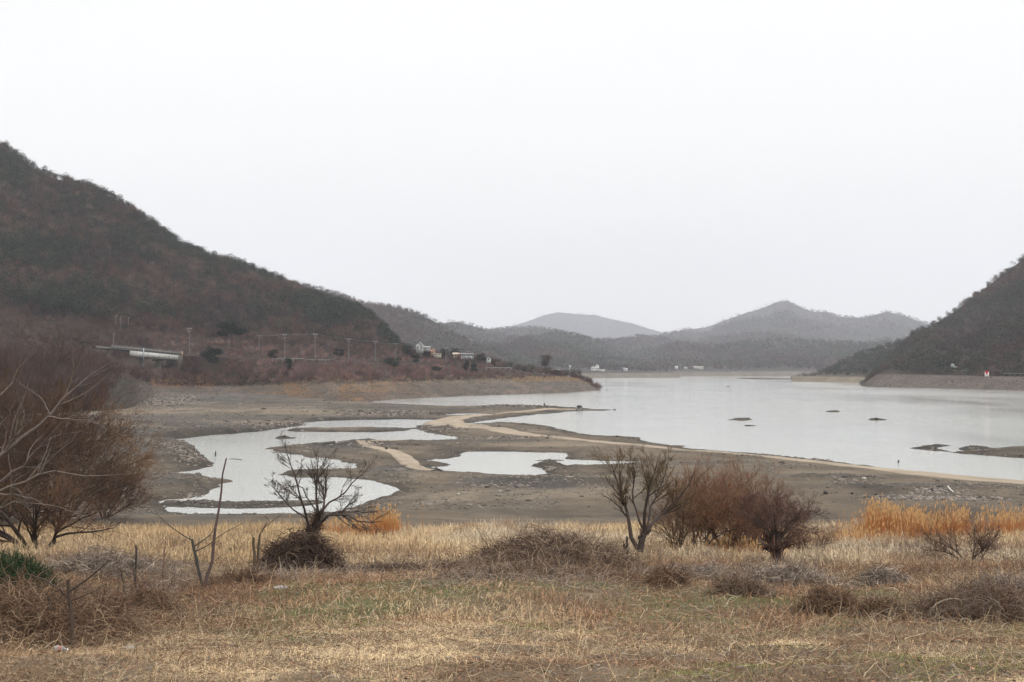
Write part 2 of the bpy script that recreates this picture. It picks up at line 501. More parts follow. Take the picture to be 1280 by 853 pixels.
# ------------------------------------------------------------------ hills
def hill(name, keys, nu, nv, seed, amp, wl, colf, fixed_rows=2, margin=0.0, jitter=0.0):
    """keys: {px: [(D, z), ...]} the same number of rows in each column. Rows run from the foot over the crest to the back.
    The last-but-one row is the crest."""
    kx = np.array(sorted(keys)); K = np.array([keys[k] for k in kx], float)   # (nk, rows, 2)
    px = np.linspace(kx[0], kx[-1], nu)
    rows = K.shape[1]
    Dr = np.stack([np.interp(px, kx, K[:, r, 0]) for r in range(rows)], 1)
    Zr = np.stack([np.interp(px, kx, K[:, r, 1]) for r in range(rows)], 1)
    tv = np.linspace(0, rows - 1, nv)
    Dd = np.stack([np.interp(tv, np.arange(rows), Dr[i]) for i in range(nu)], 0)
    Zz = np.stack([np.interp(tv, np.arange(rows), Zr[i]) for i in range(nu)], 0)
    X = (px[:, None] - 640) / F * Dd
    # spurs and gullies running down the slope
    n = fbm(X / wl, Dd / (wl * 1.2), 5, seed) - .5
    n2 = 1 - np.abs(2 * fbm(X / (wl * .7) + 3, Dd / (wl * 2.0), 3, seed + 5) - 1)
    crest = rows - 2
    f = np.clip((tv - (fixed_rows - 1)) / 1.0, 0, 1)[None, :] 
    fc = 1 - .75 * np.exp(-((tv - crest) / .35) ** 2)[None, :]
    amp = amp * np.clip((Zr[:, crest] - 12) / (amp * 1.3), .06, 1)[:, None]
    Zz = Zz + amp * (n * 1.4 + (n2 - .7) * .9) * f * fc
    # nothing in front of the crest pokes above the line of sight to it
    lim = EYE + (Zr[:, crest] - EYE)[:, None] * Dd / Dr[:, crest][:, None] - margin
    before = (tv < crest)[None, :] & (tv > fixed_rows)[None, :]
    Zz = np.where(before, np.minimum(Zz, lim), Zz)
    V = np.stack([X, Dd, Zz], -1).reshape(-1, 3)
    i = np.arange(nu - 1)[:, None] * nv + np.arange(nv - 1)[None, :]
    Fq = np.stack([i, i + nv, i + nv + 1, i + 1], -1).reshape(-1, 4)
    T = np.broadcast_to(tv[None, :], Zz.shape).ravel()
    PX = np.broadcast_to(px[:, None], Zz.shape).ravel()
    col = colf(V, T, PX)
    me = make_mesh(name, V, Fq, col, True)
    return tag(link(name, me, HILLMAT), kind='structure'), (px, tv, X, Dd, Zz)

HILLMAT = vcol_mat("hill_soil", .95, (.05, .6), .25, .4, .8, spec=.05)

def zat(py, D):
    return EYE + (HY - py) / F * D

def col_from_y(px_y, px):
    a = np.array(px_y, float)
    return float(np.interp(px, a[:, 0], a[:, 1]))

# ---- left hill: shore bank, road terrace, wooded slope
L_RIDGE = [(-900, 30), (-500, 60), (-200, 95), (-60, 145), (0, 170), (25, 186), (45, 204), (75, 214), (105, 219), (130, 231), (160, 249), (195, 275), (230, 300), (260, 311), (300, 322),
           (350, 343), (400, 363), (435, 374), (460, 383), (480, 402), (500, 424), (512, 436), (530, 443), (560, 446), (600, 451), (640, 463), (690, 470), (725, 474), (747, 489)]
L_FOOT = [(-900, 230, 2), (-400, 300, 1.5), (60, 385, 1.2), (130, 405, .8), (160, 430, .8), (178, 500, .9), (195, 660, 1.0), (240, 690, .9), (300, 700, .7), (350, 660, .6), (400, 590, .3), (450, 560, -.3), (500, 618, -.5),
          (560, 672, -.5), (620, 720, -.5), (680, 765, -.5), (705, 782, -.5), (725, 825, -.5), (749, 880, -.5)]
L_TOP = [(-900, 300, 452), (-400, 360, 455), (60, 440, 462), (130, 452, 468), (160, 475, 474), (178, 545, 480), (195, 690, 482), (240, 722, 483), (300, 735, 483), (350, 700, 481), (400, 630, 479), (450, 600, 478.5), (500, 655, 477.5),
         (560, 708, 476), (620, 760, 474.5), (680, 806, 473.5), (705, 825, 472.8), (725, 862, 474), (749, 884, 487.4)]
L_ROAD = [(-900, 480, 436), (-400, 560, 438), (60, 660, 441), (125, 690, 446), (140, 700, 458), (215, 712, 460), (226, 716, 444), (300, 745, 448), (400, 735, 451), (500, 775, 456), (560, 800, 460),
          (600, 825, 463), (640, 850, 466), (690, 870, 468.5), (725, 885, 474), (749, 888, 487)]
L_UP = [(-900, 540, 425), (0, 720, 430), (125, 740, 437), (220, 760, 440), (300, 790, 444), (400, 800, 446), (500, 840, 448), (530, 880, 447), (560, 900, 450), (600, 910, 454), (640, 905, 463), (690, 900, 469), (725, 900, 474), (749, 892, 487)]
TREE_UP = 6.5      # the crowns on the crest make the skyline
keys = {}
for px in sorted(set([-900, -500, -200, -60] + list(range(0, 750, 12)) + [747, 749])):
    f3 = lambda T, c: float(np.interp(px, [t[0] for t in T], [t[c] for t in T]))
    d0, z0 = f3(L_FOOT, 1), f3(L_FOOT, 2)
    d1 = f3(L_TOP, 1); z1 = zat(f3(L_TOP, 2), d1)
    d2 = f3(L_ROAD, 1); z2 = zat(f3(L_ROAD, 2), d2)
    d3 = f3(L_UP, 1); z3 = zat(f3(L_UP, 2), d3)
    ry = col_from_y(L_RIDGE, px)
    dr = float(np.interp(px, [-900, 0, 400, 500, 560, 749], [800, 1120, 1040, 960, 960, 900]))
    up = TREE_UP * float(np.interp(px, [500, 560], [1, 0]))
    zr = zat(ry, dr) - up
    if px < 505:
        keys[px] = [(d0 - 12, z0 - 2.0), (d0, z0), (d1, z1), (d2, z2), (d3, z3), (dr, zr), (dr + 500, max(zr * .3, -2))]
    else:
        keys[px] = [(d0 - 12, z0 - 2.0), (d0, z0), (d1, z1), (d2, z2), (d3, z3), (max(dr, d3 + 8), zr), (dr + 180, -3)]

def left_col(V, T, PX):
    x, y = V[:, 0], V[:, 1]
    rock = np.array([.115, .092, .076]); rock2 = np.array([.062, .058, .055]); ochre = np.array([.155, .085, .040])
    brush = np.array([.034, .024, .019]); wood = np.array([.013, .011, .010])
    n = fbm(x / 9, y / 9, 4, 5)[:, None]; nb = fbm(x / 28, y / 60, 3, 6)[:, None]
    streak = fbm(x / 3.5, V[:, 2] / 1.0 + x / 12, 3, 8)[:, None]
    c = rock * (.7 + .5 * n) 
    om = sstep(.50, .62, nb) * (sstep(560, 420, PX) * sstep(180, 240, PX))[:, None] * .8
    om = np.maximum(om, (np.exp(-((PX - 370) / 60) ** 2) * .6 * n[:, 0])[:, None])
    c = c * (1 - om) + ochre * om
    rm = sstep(.52, .62, streak) * .6
    c = c * (1 - rm) + rock2 * rm
    gl = sstep(185, 160, PX)[:, None]
    c = c * (1 - gl) + np.array([.045, .040, .036]) * (.6 + .7 * n) * gl
    tb = sstep(1.95, 2.08, T + (n[:, 0] - .5) * .25)[:, None]
    c = c * (1 - tb) + brush * (.6 + .8 * n) * tb
    tw = sstep(4.0, 4.4, T)[:, None]
    c = c * (1 - tw) + wood * (.6 + .8 * n) * tw
    return c
left_hill, LH = hill("left_hill", keys, 620, 300, 3, 14, 150, left_col, fixed_rows=5, margin=0)

# ---- generic wooded hills further off
def simple_hill(name, sil, foot, dr_of, rows_mid, seed, amp, wl, colour, nu=420, nv=120, up=5.0, shore=None, back=600):
    xs = sorted(set([s[0] for s in sil]))
    keys = {}
    for px in xs:
        ry = col_from_y(sil, px)
        df = float(np.interp(px, [f[0] for f in foot], [f[1] for f in foot]))
        dr = float(np.interp(px, [f[0] for f in dr_of], [f[1] for f in dr_of]))
        zr = zat(ry, dr) - up
        bk = float(np.interp(px, [f[0] for f in foot], [f[2] for f in foot]))  # bank height
        k = [(df - 15, -2.5), (df, -.3), (df + 3.2 * bk + 8, bk)]
        for t, h in rows_mid:
            d0 = df + 3.2 * bk + 8
            k.append((d0 + (dr - d0) * t, bk + (zr - bk) * h))
        k += [(dr, zr), (dr + back, -2)]
        keys[px] = k
    def cf(V, T, PX):
        n = fbm(V[:, 0] / (wl * .25), V[:, 1] / (wl * .4), 4, seed + 1)[:, None]
        c = np.array(colour) * (.7 + .6 * n)
        b = sstep(2.05, 1.9, T)[:, None]
        rk = np.array(shore or (.125, .108, .09)) * (.75 + .5 * fbm(V[:, 0] / 6, V[:, 2] * .8, 3, seed + 2)[:, None])
        return c * (1 - b) + rk * b
    return hill(name, keys, nu, nv, seed, amp, wl, cf, fixed_rows=3)

MID = [(.35, .22), (.7, .62)]
# wooded spur just behind the houses, left of centre
h2, H2 = simple_hill("wooded_spur", [(300, 330), (440, 370), (455, 377), (470, 379), (500, 383), (520, 389), (540, 397), (565, 413), (590, 425), (615, 433), (640, 445), (680, 462), (720, 471)],
    [(300, 1700, 5), (720, 2000, 5)], [(300, 2500), (500, 2500), (720, 2300)], MID, 13, 22, 220, (.055, .045, .038), 300, 110, 4.5)
h3, H3 = simple_hill("wooded_ridge", [(480, 425), (540, 406), (560, 401), (572, 400.5), (600, 408), (622, 415), (650, 420), (690, 426), (700, 427)] + [(740, 437), (790, 448), (850, 466)],
    [(480, 1900, 6), (850, 2250, 8)], [(480, 4000), (850, 3400)], MID, 17, 40, 330, (.05, .043, .038), 260, 90, 4.5)
# pale far range
h6, H6 = simple_hill("far_range", [(540, 450), (580, 418), (600, 413), (630, 411), (655, 404), (680, 395), (698, 391), (715, 393), (745, 395), (765, 400), (790, 405), (815, 413), (840, 419), (870, 421), (900, 430), (960, 440)],
    [(540, 9000, 8), (960, 9000, 8)], [(540, 12500), (960, 12500)], MID, 23, 170, 1400, (.05, .045, .042), 300, 90, -4)
# middle range across the water
h5, H5 = simple_hill("middle_range", [(520, 420), (600, 412), (640, 410), (660, 409), (690, 413), (720, 420), (745, 426), (770, 425), (800, 420), (830, 422), (860, 430), (900, 440), (950, 452), (1000, 462)],
    [(520, 2150, 7), (690, 2200, 7), (760, 2350, 7), (850, 2750, 8), (1000, 2750, 8)], [(520, 5800), (1000, 5400)], MID, 29, 110, 620, (.05, .043, .039), 420, 120, 2)
# big mountain right of centre
h4, H4 = simple_hill("twin_peak_mountain", [(740, 455), (800, 428), (835, 418), (860, 413), (880, 411), (905, 402), (930, 393), (955, 385), (970, 379), (984, 377), (1000, 385), (1018, 391), (1032, 391), (1045, 396), (1075, 400),
    (1092, 396), (1108, 391.5), (1125, 395), (1150, 403), (1180, 412), (1230, 425), (1300, 435), (1500, 440)],
    [(740, 2750, 9), (1000, 2700, 9), (1500, 2600, 9)], [(740, 8400), (985, 8000), (1500, 7800)], MID, 37, 170, 900, (.05, .043, .040), 620, 150, -4)
# low hill left of the right headland
h7, H7 = simple_hill("low_headland", [(990, 472), (1015, 466), (1035, 458), (1055, 447), (1075, 439), (1095, 433), (1115, 427), (1140, 419), (1200, 412), (1300, 410)],
    [(990, 1550, 6), (1075, 1350, 6), (1300, 1300, 6)], [(990, 1600), (1040, 1650), (1300, 1700)], MID, 43, 18, 170, (.055, .048, .036), 260, 90, 6, shore=(.17, .14, .105))
# right hill
R_SIL = [(1076, 486.5), (1084, 478), (1094, 468), (1104, 455), (1116, 443), (1130, 424), (1145, 411), (1158, 408), (1168, 402), (1180, 396), (1196, 384), (1210, 374), (1224, 362), (1240, 350), (1258, 338), (1280, 319), (1340, 278), (1500, 190), (1700, 130), (2200, 90)]
h8, H8 = simple_hill("right_hill", R_SIL, [(1076, 1130, 0.5), (1084, 1060, 4), (1095, 1035, 9), (1110, 1020, 10), (1200, 940, 9), (1280, 860, 8.5), (1500, 690, 8), (2200, 500, 8)],
    [(1076, 1180), (1095, 1330), (1130, 1480), (1280, 1500), (1700, 1300), (2200, 1100)], [(.12, .05), (.4, .3), (.75, .68)], 47, 34, 150, (.030, .023, .019), 520, 200, 1.5, shore=(.098, .08, .068))

# ------------------------------------------------------------------ haze
def build_haze():
    x0, x1, y0, y1, z0, z1 = -10000, 12000, -60, 14500, -6, 1150
    V = [(x, y, z) for x in (x0, x1) for y in (y0, y1) for z in (z0, z1)]
    Fq = np.array([(0, 1, 3, 2), (4, 6, 7, 5), (0, 4, 5, 1), (2, 3, 7, 6), (0, 2, 6, 4), (1, 5, 7, 3)])
    me = make_mesh("haze", V, Fq)
    m = bpy.data.materials.new("haze_air"); m.use_nodes = True
    n = m.node_tree
    for nd in list(n.nodes):
        if nd.type == 'BSDF_PRINCIPLED': n.nodes.remove(nd)
    v = n.nodes.new("ShaderNodeVolumePrincipled")
    v.inputs['Color'].default_value = (.875, .895, .985, 1)
    v.inputs['Density'].default_value = HAZE_DENSITY
    n.links.new(v.outputs[0], n.nodes['Material Output'].inputs['Volume'])
    o = tag(link("haze", me, m), kind='stuff')
    o.display_type = 'WIRE'
HAZE_DENSITY = 8.8e-5
build_haze()

# ------------------------------------------------------------------ vegetation toolkit
class Acc:
    def __init__(s): s.V = []; s.F = {3: [], 4: []}; s.C = []; s.n = 0
    def add(s, V, Fs, col):
        V = np.asarray(V, float).reshape(-1, 3)
        for f in (Fs if isinstance(Fs, (list, tuple)) else [Fs]):
            if len(f): s.F[f.shape[1]].append(f + s.n)
        col = np.asarray(col, float)
        if col.ndim == 1: col = np.broadcast_to(col, (len(V), 3))
        s.V.append(V); s.C.append(col); s.n += len(V)
    def build(s, name, mat, parent=None, loc=None, smooth=False):
        V = np.concatenate(s.V)
        if loc is not None: V = V - np.array(loc)
        fs = [np.concatenate(s.F[k]) for k in (3, 4) if s.F[k]]
        return link(name, make_mesh(name, V, fs, np.concatenate(s.C), smooth), mat, parent)

def tubes(P, Rr, sides=3):
    """P (B,n,3) polylines, Rr (B,n) radii -> verts, quads"""
    B, n, _ = P.shape
    T = np.gradient(P, axis=1); T /= np.linalg.norm(T, axis=2, keepdims=True) + 1e-12
    ref = np.where(np.abs(T[..., 2:3]) > .9, np.array([1., 0, 0]), np.array([0, 0, 1.]))
    A = np.cross(T, ref); A /= np.linalg.norm(A, axis=2, keepdims=True) + 1e-12
    Bv = np.cross(T, A)
    a = np.arange(sides) * 2 * np.pi / sides
    V = P[:, :, None, :] + Rr[:, :, None, None] * (A[:, :, None, :] * np.cos(a)[None, None, :, None] + Bv[:, :, None, :] * np.sin(a)[None, None, :, None])
    b = np.arange(B)[:, None, None] * n * sides; i = np.arange(n - 1)[None, :, None] * sides; k = np.arange(sides)[None, None, :]
    k2 = (k + 1) % sides
    Fq = np.stack([b + i + k, b + i + k2, b + i + sides + k2, b + i + sides + k], -1).reshape(-1, 4)
    return V.reshape(-1, 3), Fq

def rand_dirs(n):
    v = rng.normal(size=(n, 3)); return v / np.linalg.norm(v, axis=1, keepdims=True)

def grow(start, dirs, length, rad, n=7, wob=.25, up=.0, taper=.35):
    """wandering polylines (B,n,3)"""
    B = len(start)
    P = np.zeros((B, n, 3)); P[:, 0] = start
    d = dirs / np.linalg.norm(dirs, axis=1, keepdims=True)
    st = (length / (n - 1))[:, None]
    for k in range(1, n):
        d = d + rng.normal(size=(B, 3)) * wob
        d[:, 2] += up
        d /= np.linalg.norm(d, axis=1, keepdims=True)
        P[:, k] = P[:, k - 1] + d * st
    t = np.linspace(0, 1, n)[None]
    return P, rad[:, None] * (1 - (1 - taper) * t)

def spawn(P, Rr, m, tmin=.25, tmax=1.0, spread=.8, up=.2, lf=(.35, .7), parent_len=None, rf=.6):
    """m children on each parent"""
    B, n, _ = P.shape
    idx = np.repeat(np.arange(B), m)
    t = rng.uniform(tmin, tmax, len(idx)) * (n - 1)
    i = np.minimum(t.astype(int), n - 2); f = (t - i)[:, None]
    s = P[idx, i] * (1 - f) + P[idx, i + 1] * f
    T = P[idx, i + 1] - P[idx, i]; T /= np.linalg.norm(T, axis=1, keepdims=True) + 1e-12
    r = (Rr[idx, i] * (1 - f[:, 0]) + Rr[idx, i + 1] * f[:, 0]) * rf
    side = rand_dirs(len(idx)); side -= (side * T).sum(1, keepdims=True) * T
    side /= np.linalg.norm(side, axis=1, keepdims=True) + 1e-12
    d = T + side * rng.uniform(.4, 1.1, (len(idx), 1)) * spread; d[:, 2] += up
    L = np.linalg.norm(P[:, -1] - P[:, 0], axis=1) if parent_len is None else parent_len
    ln = L[idx] * rng.uniform(lf[0], lf[1], len(idx)) * (1.15 - .5 * t / (n - 1))
    return s, d, ln, r

BARK = vcol_mat("bark", .9, (6.0, 30.0), .25, .01, 30.0)
TWIG = vcol_mat("dry_twigs", .85, None, 0, 0)
GRASS = vcol_mat("dry_grass", .8, None, 0, 0, spec=.15)
LEAF = vcol_mat("needles", .75, None, 0, 0, spec=.15)
STONE = vcol_mat("stone", .9, (3.0, 14.0), .25, .02, 12.0)

def jcol(base, n, amt=.25, hue=.08):
    c = np.asarray(base)[None] * rng.uniform(1 - amt, 1 + amt, (n, 1)) * rng.uniform(1 - hue, 1 + hue, (n, 3))
    return c

def bare_tree(name, label, cat, base, stems, height, levels, bark_col, twig_col, group=None, spread=.95, up=.06, wob=.16, r0=.06, lf=(.40, .80),
              lean=(0, 0, 0), stem_fan=.5, min_r=.004, fixed=None, first_t=.25, n0=8, trunk_extra=None):
    """A leafless shrub or tree. levels: children per parent for each level."""
    base = np.array(base, float)
    root = empty(name, base, label, cat, group)
    tr = Acc(); cr = Acc()
    if fixed is None:
        a = rng.uniform(0, 2 * np.pi, stems)
        d = np.stack([np.cos(a) * stem_fan, np.sin(a) * stem_fan, np.ones(stems)], 1) * rng.uniform(.8, 1.2, (stems, 1)) + np.array(lean)
        st = base[None] + np.stack([np.cos(a), np.sin(a), a * 0], 1) * r0 * 1.2 + np.array([0, 0, -.15])
        P, Rr = grow(st, d, np.full(stems, height * .74) * rng.uniform(.75, 1.1, stems), np.full(stems, r0) * rng.uniform(.6, 1.1, stems), n0, wob, up * .5)
        V, Fq = tubes(P, Rr, 7)
        tr.add(V, Fq, np.repeat(jcol(bark_col, stems, .2), n0 * 7, 0))
    else:
        P = []; Rr = []
        for pts, ra, rb in fixed:
            pts = np.array(pts, float)
            s = np.concatenate([[0], np.cumsum(np.linalg.norm(pts[1:] - pts[:-1], axis=1))])
            t = np.linspace(0, s[-1], n0)
            q = np.stack([np.interp(t, s, pts[:, k]) for k in range(3)], 1)
            q[1:-1] += rng.normal(size=(n0 - 2, 3)) * s[-1] * .006
            P.append(q); Rr.append(np.linspace(ra, rb, n0))
        P = np.array(P); Rr = np.array(Rr)
        V, Fq = tubes(P, Rr, 8)
        tr.add(V, Fq, np.repeat(jcol(bark_col, len(P), .15), n0 * 8, 0))
    if trunk_extra is not None: trunk_extra(tr)
    for li, m in enumerate(levels):
        s, d, ln, r = spawn(P, Rr, m, first_t if li == 0 else .12, 1.0, spread, up, lf)
        r = np.maximum(r, min_r)
        nn = 6 if li < 2 else 5
        P, Rr = grow(s, d, ln, r, nn, wob, up * .4)
        Rr = np.maximum(Rr, min_r * .8)
        V, Fq = tubes(P, Rr, 5 if li == 0 else 3)
        mixv = min(1, li / max(1, len(levels) - 1))
        c = np.array(bark_col) * (1 - mixv) + np.array(twig_col) * mixv
        (tr if (li == 0 and len(levels) > 2) else cr).add(V, Fq, np.repeat(jcol(c, len(P), .25), nn * (5 if li == 0 else 3), 0))
    tr.build("trunk", BARK, root, base, True)
    cr.build("branches", TWIG, root, base)
    return root

def blades(x, y, z, h, w, lean, col, curve=.5, tip=None, nseg=2):
    """grass blades as bent ribbons"""
    N = len(x)
    a = rng.uniform(0, 2 * np.pi, N); la = rng.uniform(0, 2 * np.pi, N)
    wx = np.cos(a) * w * .5; wy = np.sin(a) * w * .5
    lx = np.cos(la) * lean; ly = np.sin(la) * lean
    if nseg == 1:
        V = np.stack([np.stack([x - wx, y - wy, z - .05], 1), np.stack([x + wx, y + wy, z - .05], 1), np.stack([x + lx * h, y + ly * h, z + h], 1)], 1)
        Ft = np.arange(N * 3).reshape(N, 3)
        return V.reshape(-1, 3), [Ft], np.repeat(col, 3, 0)
    mz = np.clip(1 - .5 * lean, .15, 1)
    mxp, myp = x + lx * h * .35, y + ly * h * .35
    tz = np.clip(1 - .75 * lean * curve * 2, .06, 1)
    V = np.stack([np.stack([x - wx, y - wy, z - .05], 1), np.stack([x + wx, y + wy, z - .05], 1),
                  np.stack([mxp + wx * .8, myp + wy * .8, z + h * .55 * mz], 1), np.stack([mxp - wx * .8, myp - wy * .8, z + h * .55 * mz], 1),
                  np.stack([x + lx * h, y + ly * h, z + h * tz], 1)], 1)
    i = np.arange(N)[:, None] * 5
    return V.reshape(-1, 3), [i + np.array([[3, 2, 4]]), i + np.array([[0, 1, 2, 3]])], np.repeat(col, 5, 0)

# ------------------------------------------------------------------ forests on the hills (each reads as one mass)
def hill_points(H, N, tmin, tmax, wmix=.15):
    px, tv, X, D, Z = H
    PY = HY - (Z - EYE) * F / D
    dpy = -(PY[:-1, 1:] - PY[:-1, :-1])
    scr = np.clip(dpy, 0, None) * (px[1] - px[0])
    wd = np.abs(D[:-1, 1:] - D[:-1, :-1]) * np.abs(X[1:, :-1] - X[:-1, :-1])
    ok = (tv[:-1] >= tmin) & (tv[:-1] < tmax)
    vis = ((px[:-1] > -160) & (px[:-1] < 1440)).astype(float)[:, None]
    W = (scr / scr.sum() * (1 - wmix) + wd / wd.sum() * wmix) * ok[None, :] * (vis + .12)
    W = W.ravel() / W.sum()
    c = rng.choice(len(W), N, p=W)
    i, j = np.divmod(c, X.shape[1] - 1)
    a = rng.random(N); b = rng.random(N)
    def bl(A): return (A[i, j] * (1 - a) + A[i + 1, j] * a) * (1 - b) + (A[i, j + 1] * (1 - a) + A[i + 1, j + 1] * a) * b
    x, y, z = bl(X), bl(D), bl(Z)
    return x, y, z, 640 + x / y * F, HY - (z - EYE) * F / y, tv[j]

def leaf_blobs(acc, x, y, z, r, h, K, size, cols, flat=.6, z0=.35):
    """needle/leaf clusters filling crowns: K faces per tree"""
    N = len(x)
    d = rand_dirs(N * K); rr = rng.random(N * K) ** .4
    rep = lambda a: np.repeat(a, K)
    lump = 1 + .35 * np.sin(d[:, 0] * 5 + rep(x)) * np.cos(d[:, 2] * 6 + rep(y))
    cx = rep(x) + d[:, 0] * rr * rep(r) * lump; cy = rep(y) + d[:, 1] * rr * rep(r) * lump
    cz = rep(z) + rep(h) * (z0 + (1 - z0) * (.5 + .5 * d[:, 2] * rr))
    C0 = np.stack([cx, cy, cz], 1)
    s = rep(size) * rng.uniform(.5, 1.3, N * K)
    u = rand_dirs(N * K); v = rand_dirs(N * K); u[:, 2] *= flat; v[:, 2] *= flat
    V = np.stack([C0 + u * s[:, None], C0 + v * s[:, None], C0 - (u + v) * .6 * s[:, None]], 1).reshape(-1, 3)
    acc.add(V, np.arange(N * K * 3).reshape(-1, 3), np.repeat(np.repeat(cols, K, 0) * rng.uniform(.7, 1.3, (N * K, 1)), 3, 0))

def twig_fans(acc, x, y, z, r, h, K, wd, cols):
    """bare crowns: slivers fanning up and out from the bole"""
    N = len(x); rep = lambda a: np.repeat(a, K)
    a = rng.uniform(0, 2 * np.pi, N * K); q = np.sqrt(rng.random(N * K)); t = rng.uniform(.15, .75, N * K)
    cx = rep(x) + np.cos(a) * q * rep(r) * (.35 + .6 * t); cy = rep(y) + np.sin(a) * q * rep(r) * (.35 + .6 * t)
    cz = rep(z) + rep(h) * t * (1 - .25 * q)
    d = np.stack([np.cos(a) * q * .7 + rng.normal(size=N * K) * .3, np.sin(a) * q * .7 + rng.normal(size=N * K) * .3, np.ones(N * K)], 1)
    ln = rep(h) * rng.uniform(.2, .42, N * K)
    b = rng.uniform(0, 2 * np.pi, N * K); ww = rep(wd) * rng.uniform(.5, 1.3, N * K)
    P0 = np.stack([cx, cy, cz], 1); wv = np.stack([np.cos(b) * ww, np.sin(b) * ww, ww * 0], 1)
    V = np.stack([P0 - wv, P0 + wv, P0 + d * ln[:, None]], 1).reshape(-1, 3)
    acc.add(V, np.arange(N * K * 3).reshape(-1, 3), np.repeat(np.repeat(cols, K, 0) * rng.uniform(.7, 1.35, (N * K, 1)), 3, 0))

PINE = np.array([.014, .020, .012]); PINE2 = np.array([.028, .035, .020])
WOODS = np.array([[.046, .031, .027], [.074, .056, .049], [.056, .032, .026], [.036, .027, .025]])

def wood_cols(x, y, n, scale=60, seed=3):
    k = fbm(x / scale, y / scale, 3, seed)
    a = np.clip((k - .3) / .4, 0, .999) * 3
    i = a.astype(int); f = (a - i)[:, None]
    c = WOODS[i] * (1 - f) + WOODS[np.minimum(i + 1, 3)] * f
    return c * rng.uniform(.75, 1.25, (n, 1))

PINE_PATCH = [(95, 395, 75, 32, .95), (50, 320, 60, 26, .7), (215, 320, 60, 28, .55), (110, 250, 60, 18, .6), (20, 215, 40, 30, .6), (330, 335, 90, 18, .95), (430, 385, 75, 22, .95), (495, 420, 22, 18, .95),
    (180, 410, 50, 20, .75), (400, 400, 40, 14, .7), (350, 390, 60, 14, .55), (260, 345, 60, 14, .5), (160, 300, 40, 16, .5), (90, 280, 40, 16, .45), (-60, 260, 60, 60, .6), (200, 285, 40, 18, .6)]
def plant_left():
    qa = hill_points(LH, 8800, 4.1, 5.9); qb = hill_points(LH, 2600, 4.72, 5.12, .6)
    x, y, z, px, py, t = [np.concatenate([a_, b_]) for a_, b_ in zip(qa, qb)]
    p = np.full(len(x), .10)
    for a, b, rx, ry, s in PINE_PATCH:
        p = np.maximum(p, s * np.exp(-np.maximum(((px - a) / rx) ** 2 + ((py - b) / ry) ** 2 - .4, 0) * 1.6))
    p = p * (1 - .95 * np.exp(-((px - 290) / 38) ** 2 - ((py - 408) / 24) ** 2))
    p = np.clip(p * np.clip((fbm(x / 30, y / 40, 3, 77) - .28) * 5, .1, 1.3), 0, 1)
    m = rng.random(len(x)) < p
    A = Acc(); n = (~m).sum()
    twig_fans(A, x[~m], y[~m], z[~m] - .3, rng.uniform(2.0, 3.8, n), rng.uniform(4.5, 7.5, n), 85, np.full(n, .13), wood_cols(x[~m], y[~m], n, 45) * np.array([1.28, 1.16, 1.12]) * rng.uniform(.6, 1.5, (n, 1)))
    o = A.build("bare_forest", TWIG); tag(o, kind='stuff')
    A = Acc(); n = m.sum()
    c = PINE + (PINE2 - PINE) * rng.random((n, 1)); c = c * rng.uniform(.4, 1.6, (n, 1))
    leaf_blobs(A, x[m], y[m], z[m], rng.uniform(2.0, 4.2, n), rng.uniform(5.0, 8.0, n) + 3.0 * (t[m] < 4.6), 110, np.full(n, .6), c * (.6 + .9 * fbm(x[m] / 14, y[m] / 14, 3, 5))[:, None], .6, .3)
    o = A.build("pine_forest", LEAF); tag(o, kind='stuff')
    # brush on the bank, road verge and the strip above it
    x, y, z, px, py, t = hill_points(LH, 4600, 2.02, 4.2, .2)
    keep = ~((np.abs(px - 265) < 17) & (t > 2.35) & (t < 3.4)) & ~((px > 134) & (px < 226) & (t > 2.93) & (t < 3.4)) & ~((px > 160) & (px < 222) & (t > 2.7) & (t < 3.0)) & ~((px > 215) & (np.abs(t - 3.0) < .10)) & ~((px > 708)) & ~((px > 505) & (t > 3.9)) & ~((px > 620) & (rng.random(len(x)) < .55)) 
    x, y, z, px, py, t = [q[keep] for q in (x, y, z, px, py, t)]
    n = len(x)
    big = np.clip(fbm(x / 14, y / 30, 3, 15) * 1.6 - .2, .3, 1.1)
    h = (2.2 + 3.9 * big) * np.interp(t, [2, 2.3, 3.0, 4.2], [.75, .95, .5, .8]) * np.interp(px, [150, 200, 560, 640, 700, 740], [1.15, 1, 1, .6, .45, .3])
    c = wood_cols(x, y, n, 16, 9) * np.array([2.35, 2.0, 1.95]) * (.6 + .9 * fbm(x / 9, y / 20, 3, 19))[:, None]
    c = c * np.where((px < 190), .50, 1.0)[:, None]
    A = Acc()
    twig_fans(A, x, y, z - .2, h * rng.uniform(.35, .55, n), h, 85, np.full(n, .075), c)
    tag(A.build("bank_brush", TWIG), kind='stuff')
    # dark thickets over the left bank
    x, y, z, px, py, t = hill_points(LH, 3000, 1.0, 2.6, .3)
    ok = px < 132 + 22 * (t - 1) - 10 * rng.random(len(px)); x, y, z, px, t = x[ok], y[ok], z[ok], px[ok], t[ok]; n = len(x)
    h = rng.uniform(3.5, 8.0, n) * np.interp(px, [100, 150], [1, .6])
    A = Acc()
    twig_fans(A, x, y, z - .2, h * rng.uniform(.3, .5, n), h, 170, np.full(n, .045), wood_cols(x, y, n, 16, 4) * np.array([1.0, .85, .8]))
    tag(A.build("left_bank_thicket", TWIG), kind='stuff')
    # dead grass fringe along the top of the rocky bank
    x, y, z, px, py, t = hill_points(LH, 9000, 1.78, 2.35, .1)
    ok = (px > 185) & ((px > 600) | (rng.random(len(x)) < .5)) & ((px < 262) | (px > 640) | (rng.random(len(x)) < .25)) & (px < 736)
    x, y, z, px = x[ok], y[ok], z[ok], px[ok]
    x = np.repeat(x, 8) + rng.normal(size=len(x) * 8) * .8; y = np.repeat(y, 8) + rng.normal(size=len(y) * 8) * .8; z = np.repeat(z, 8)
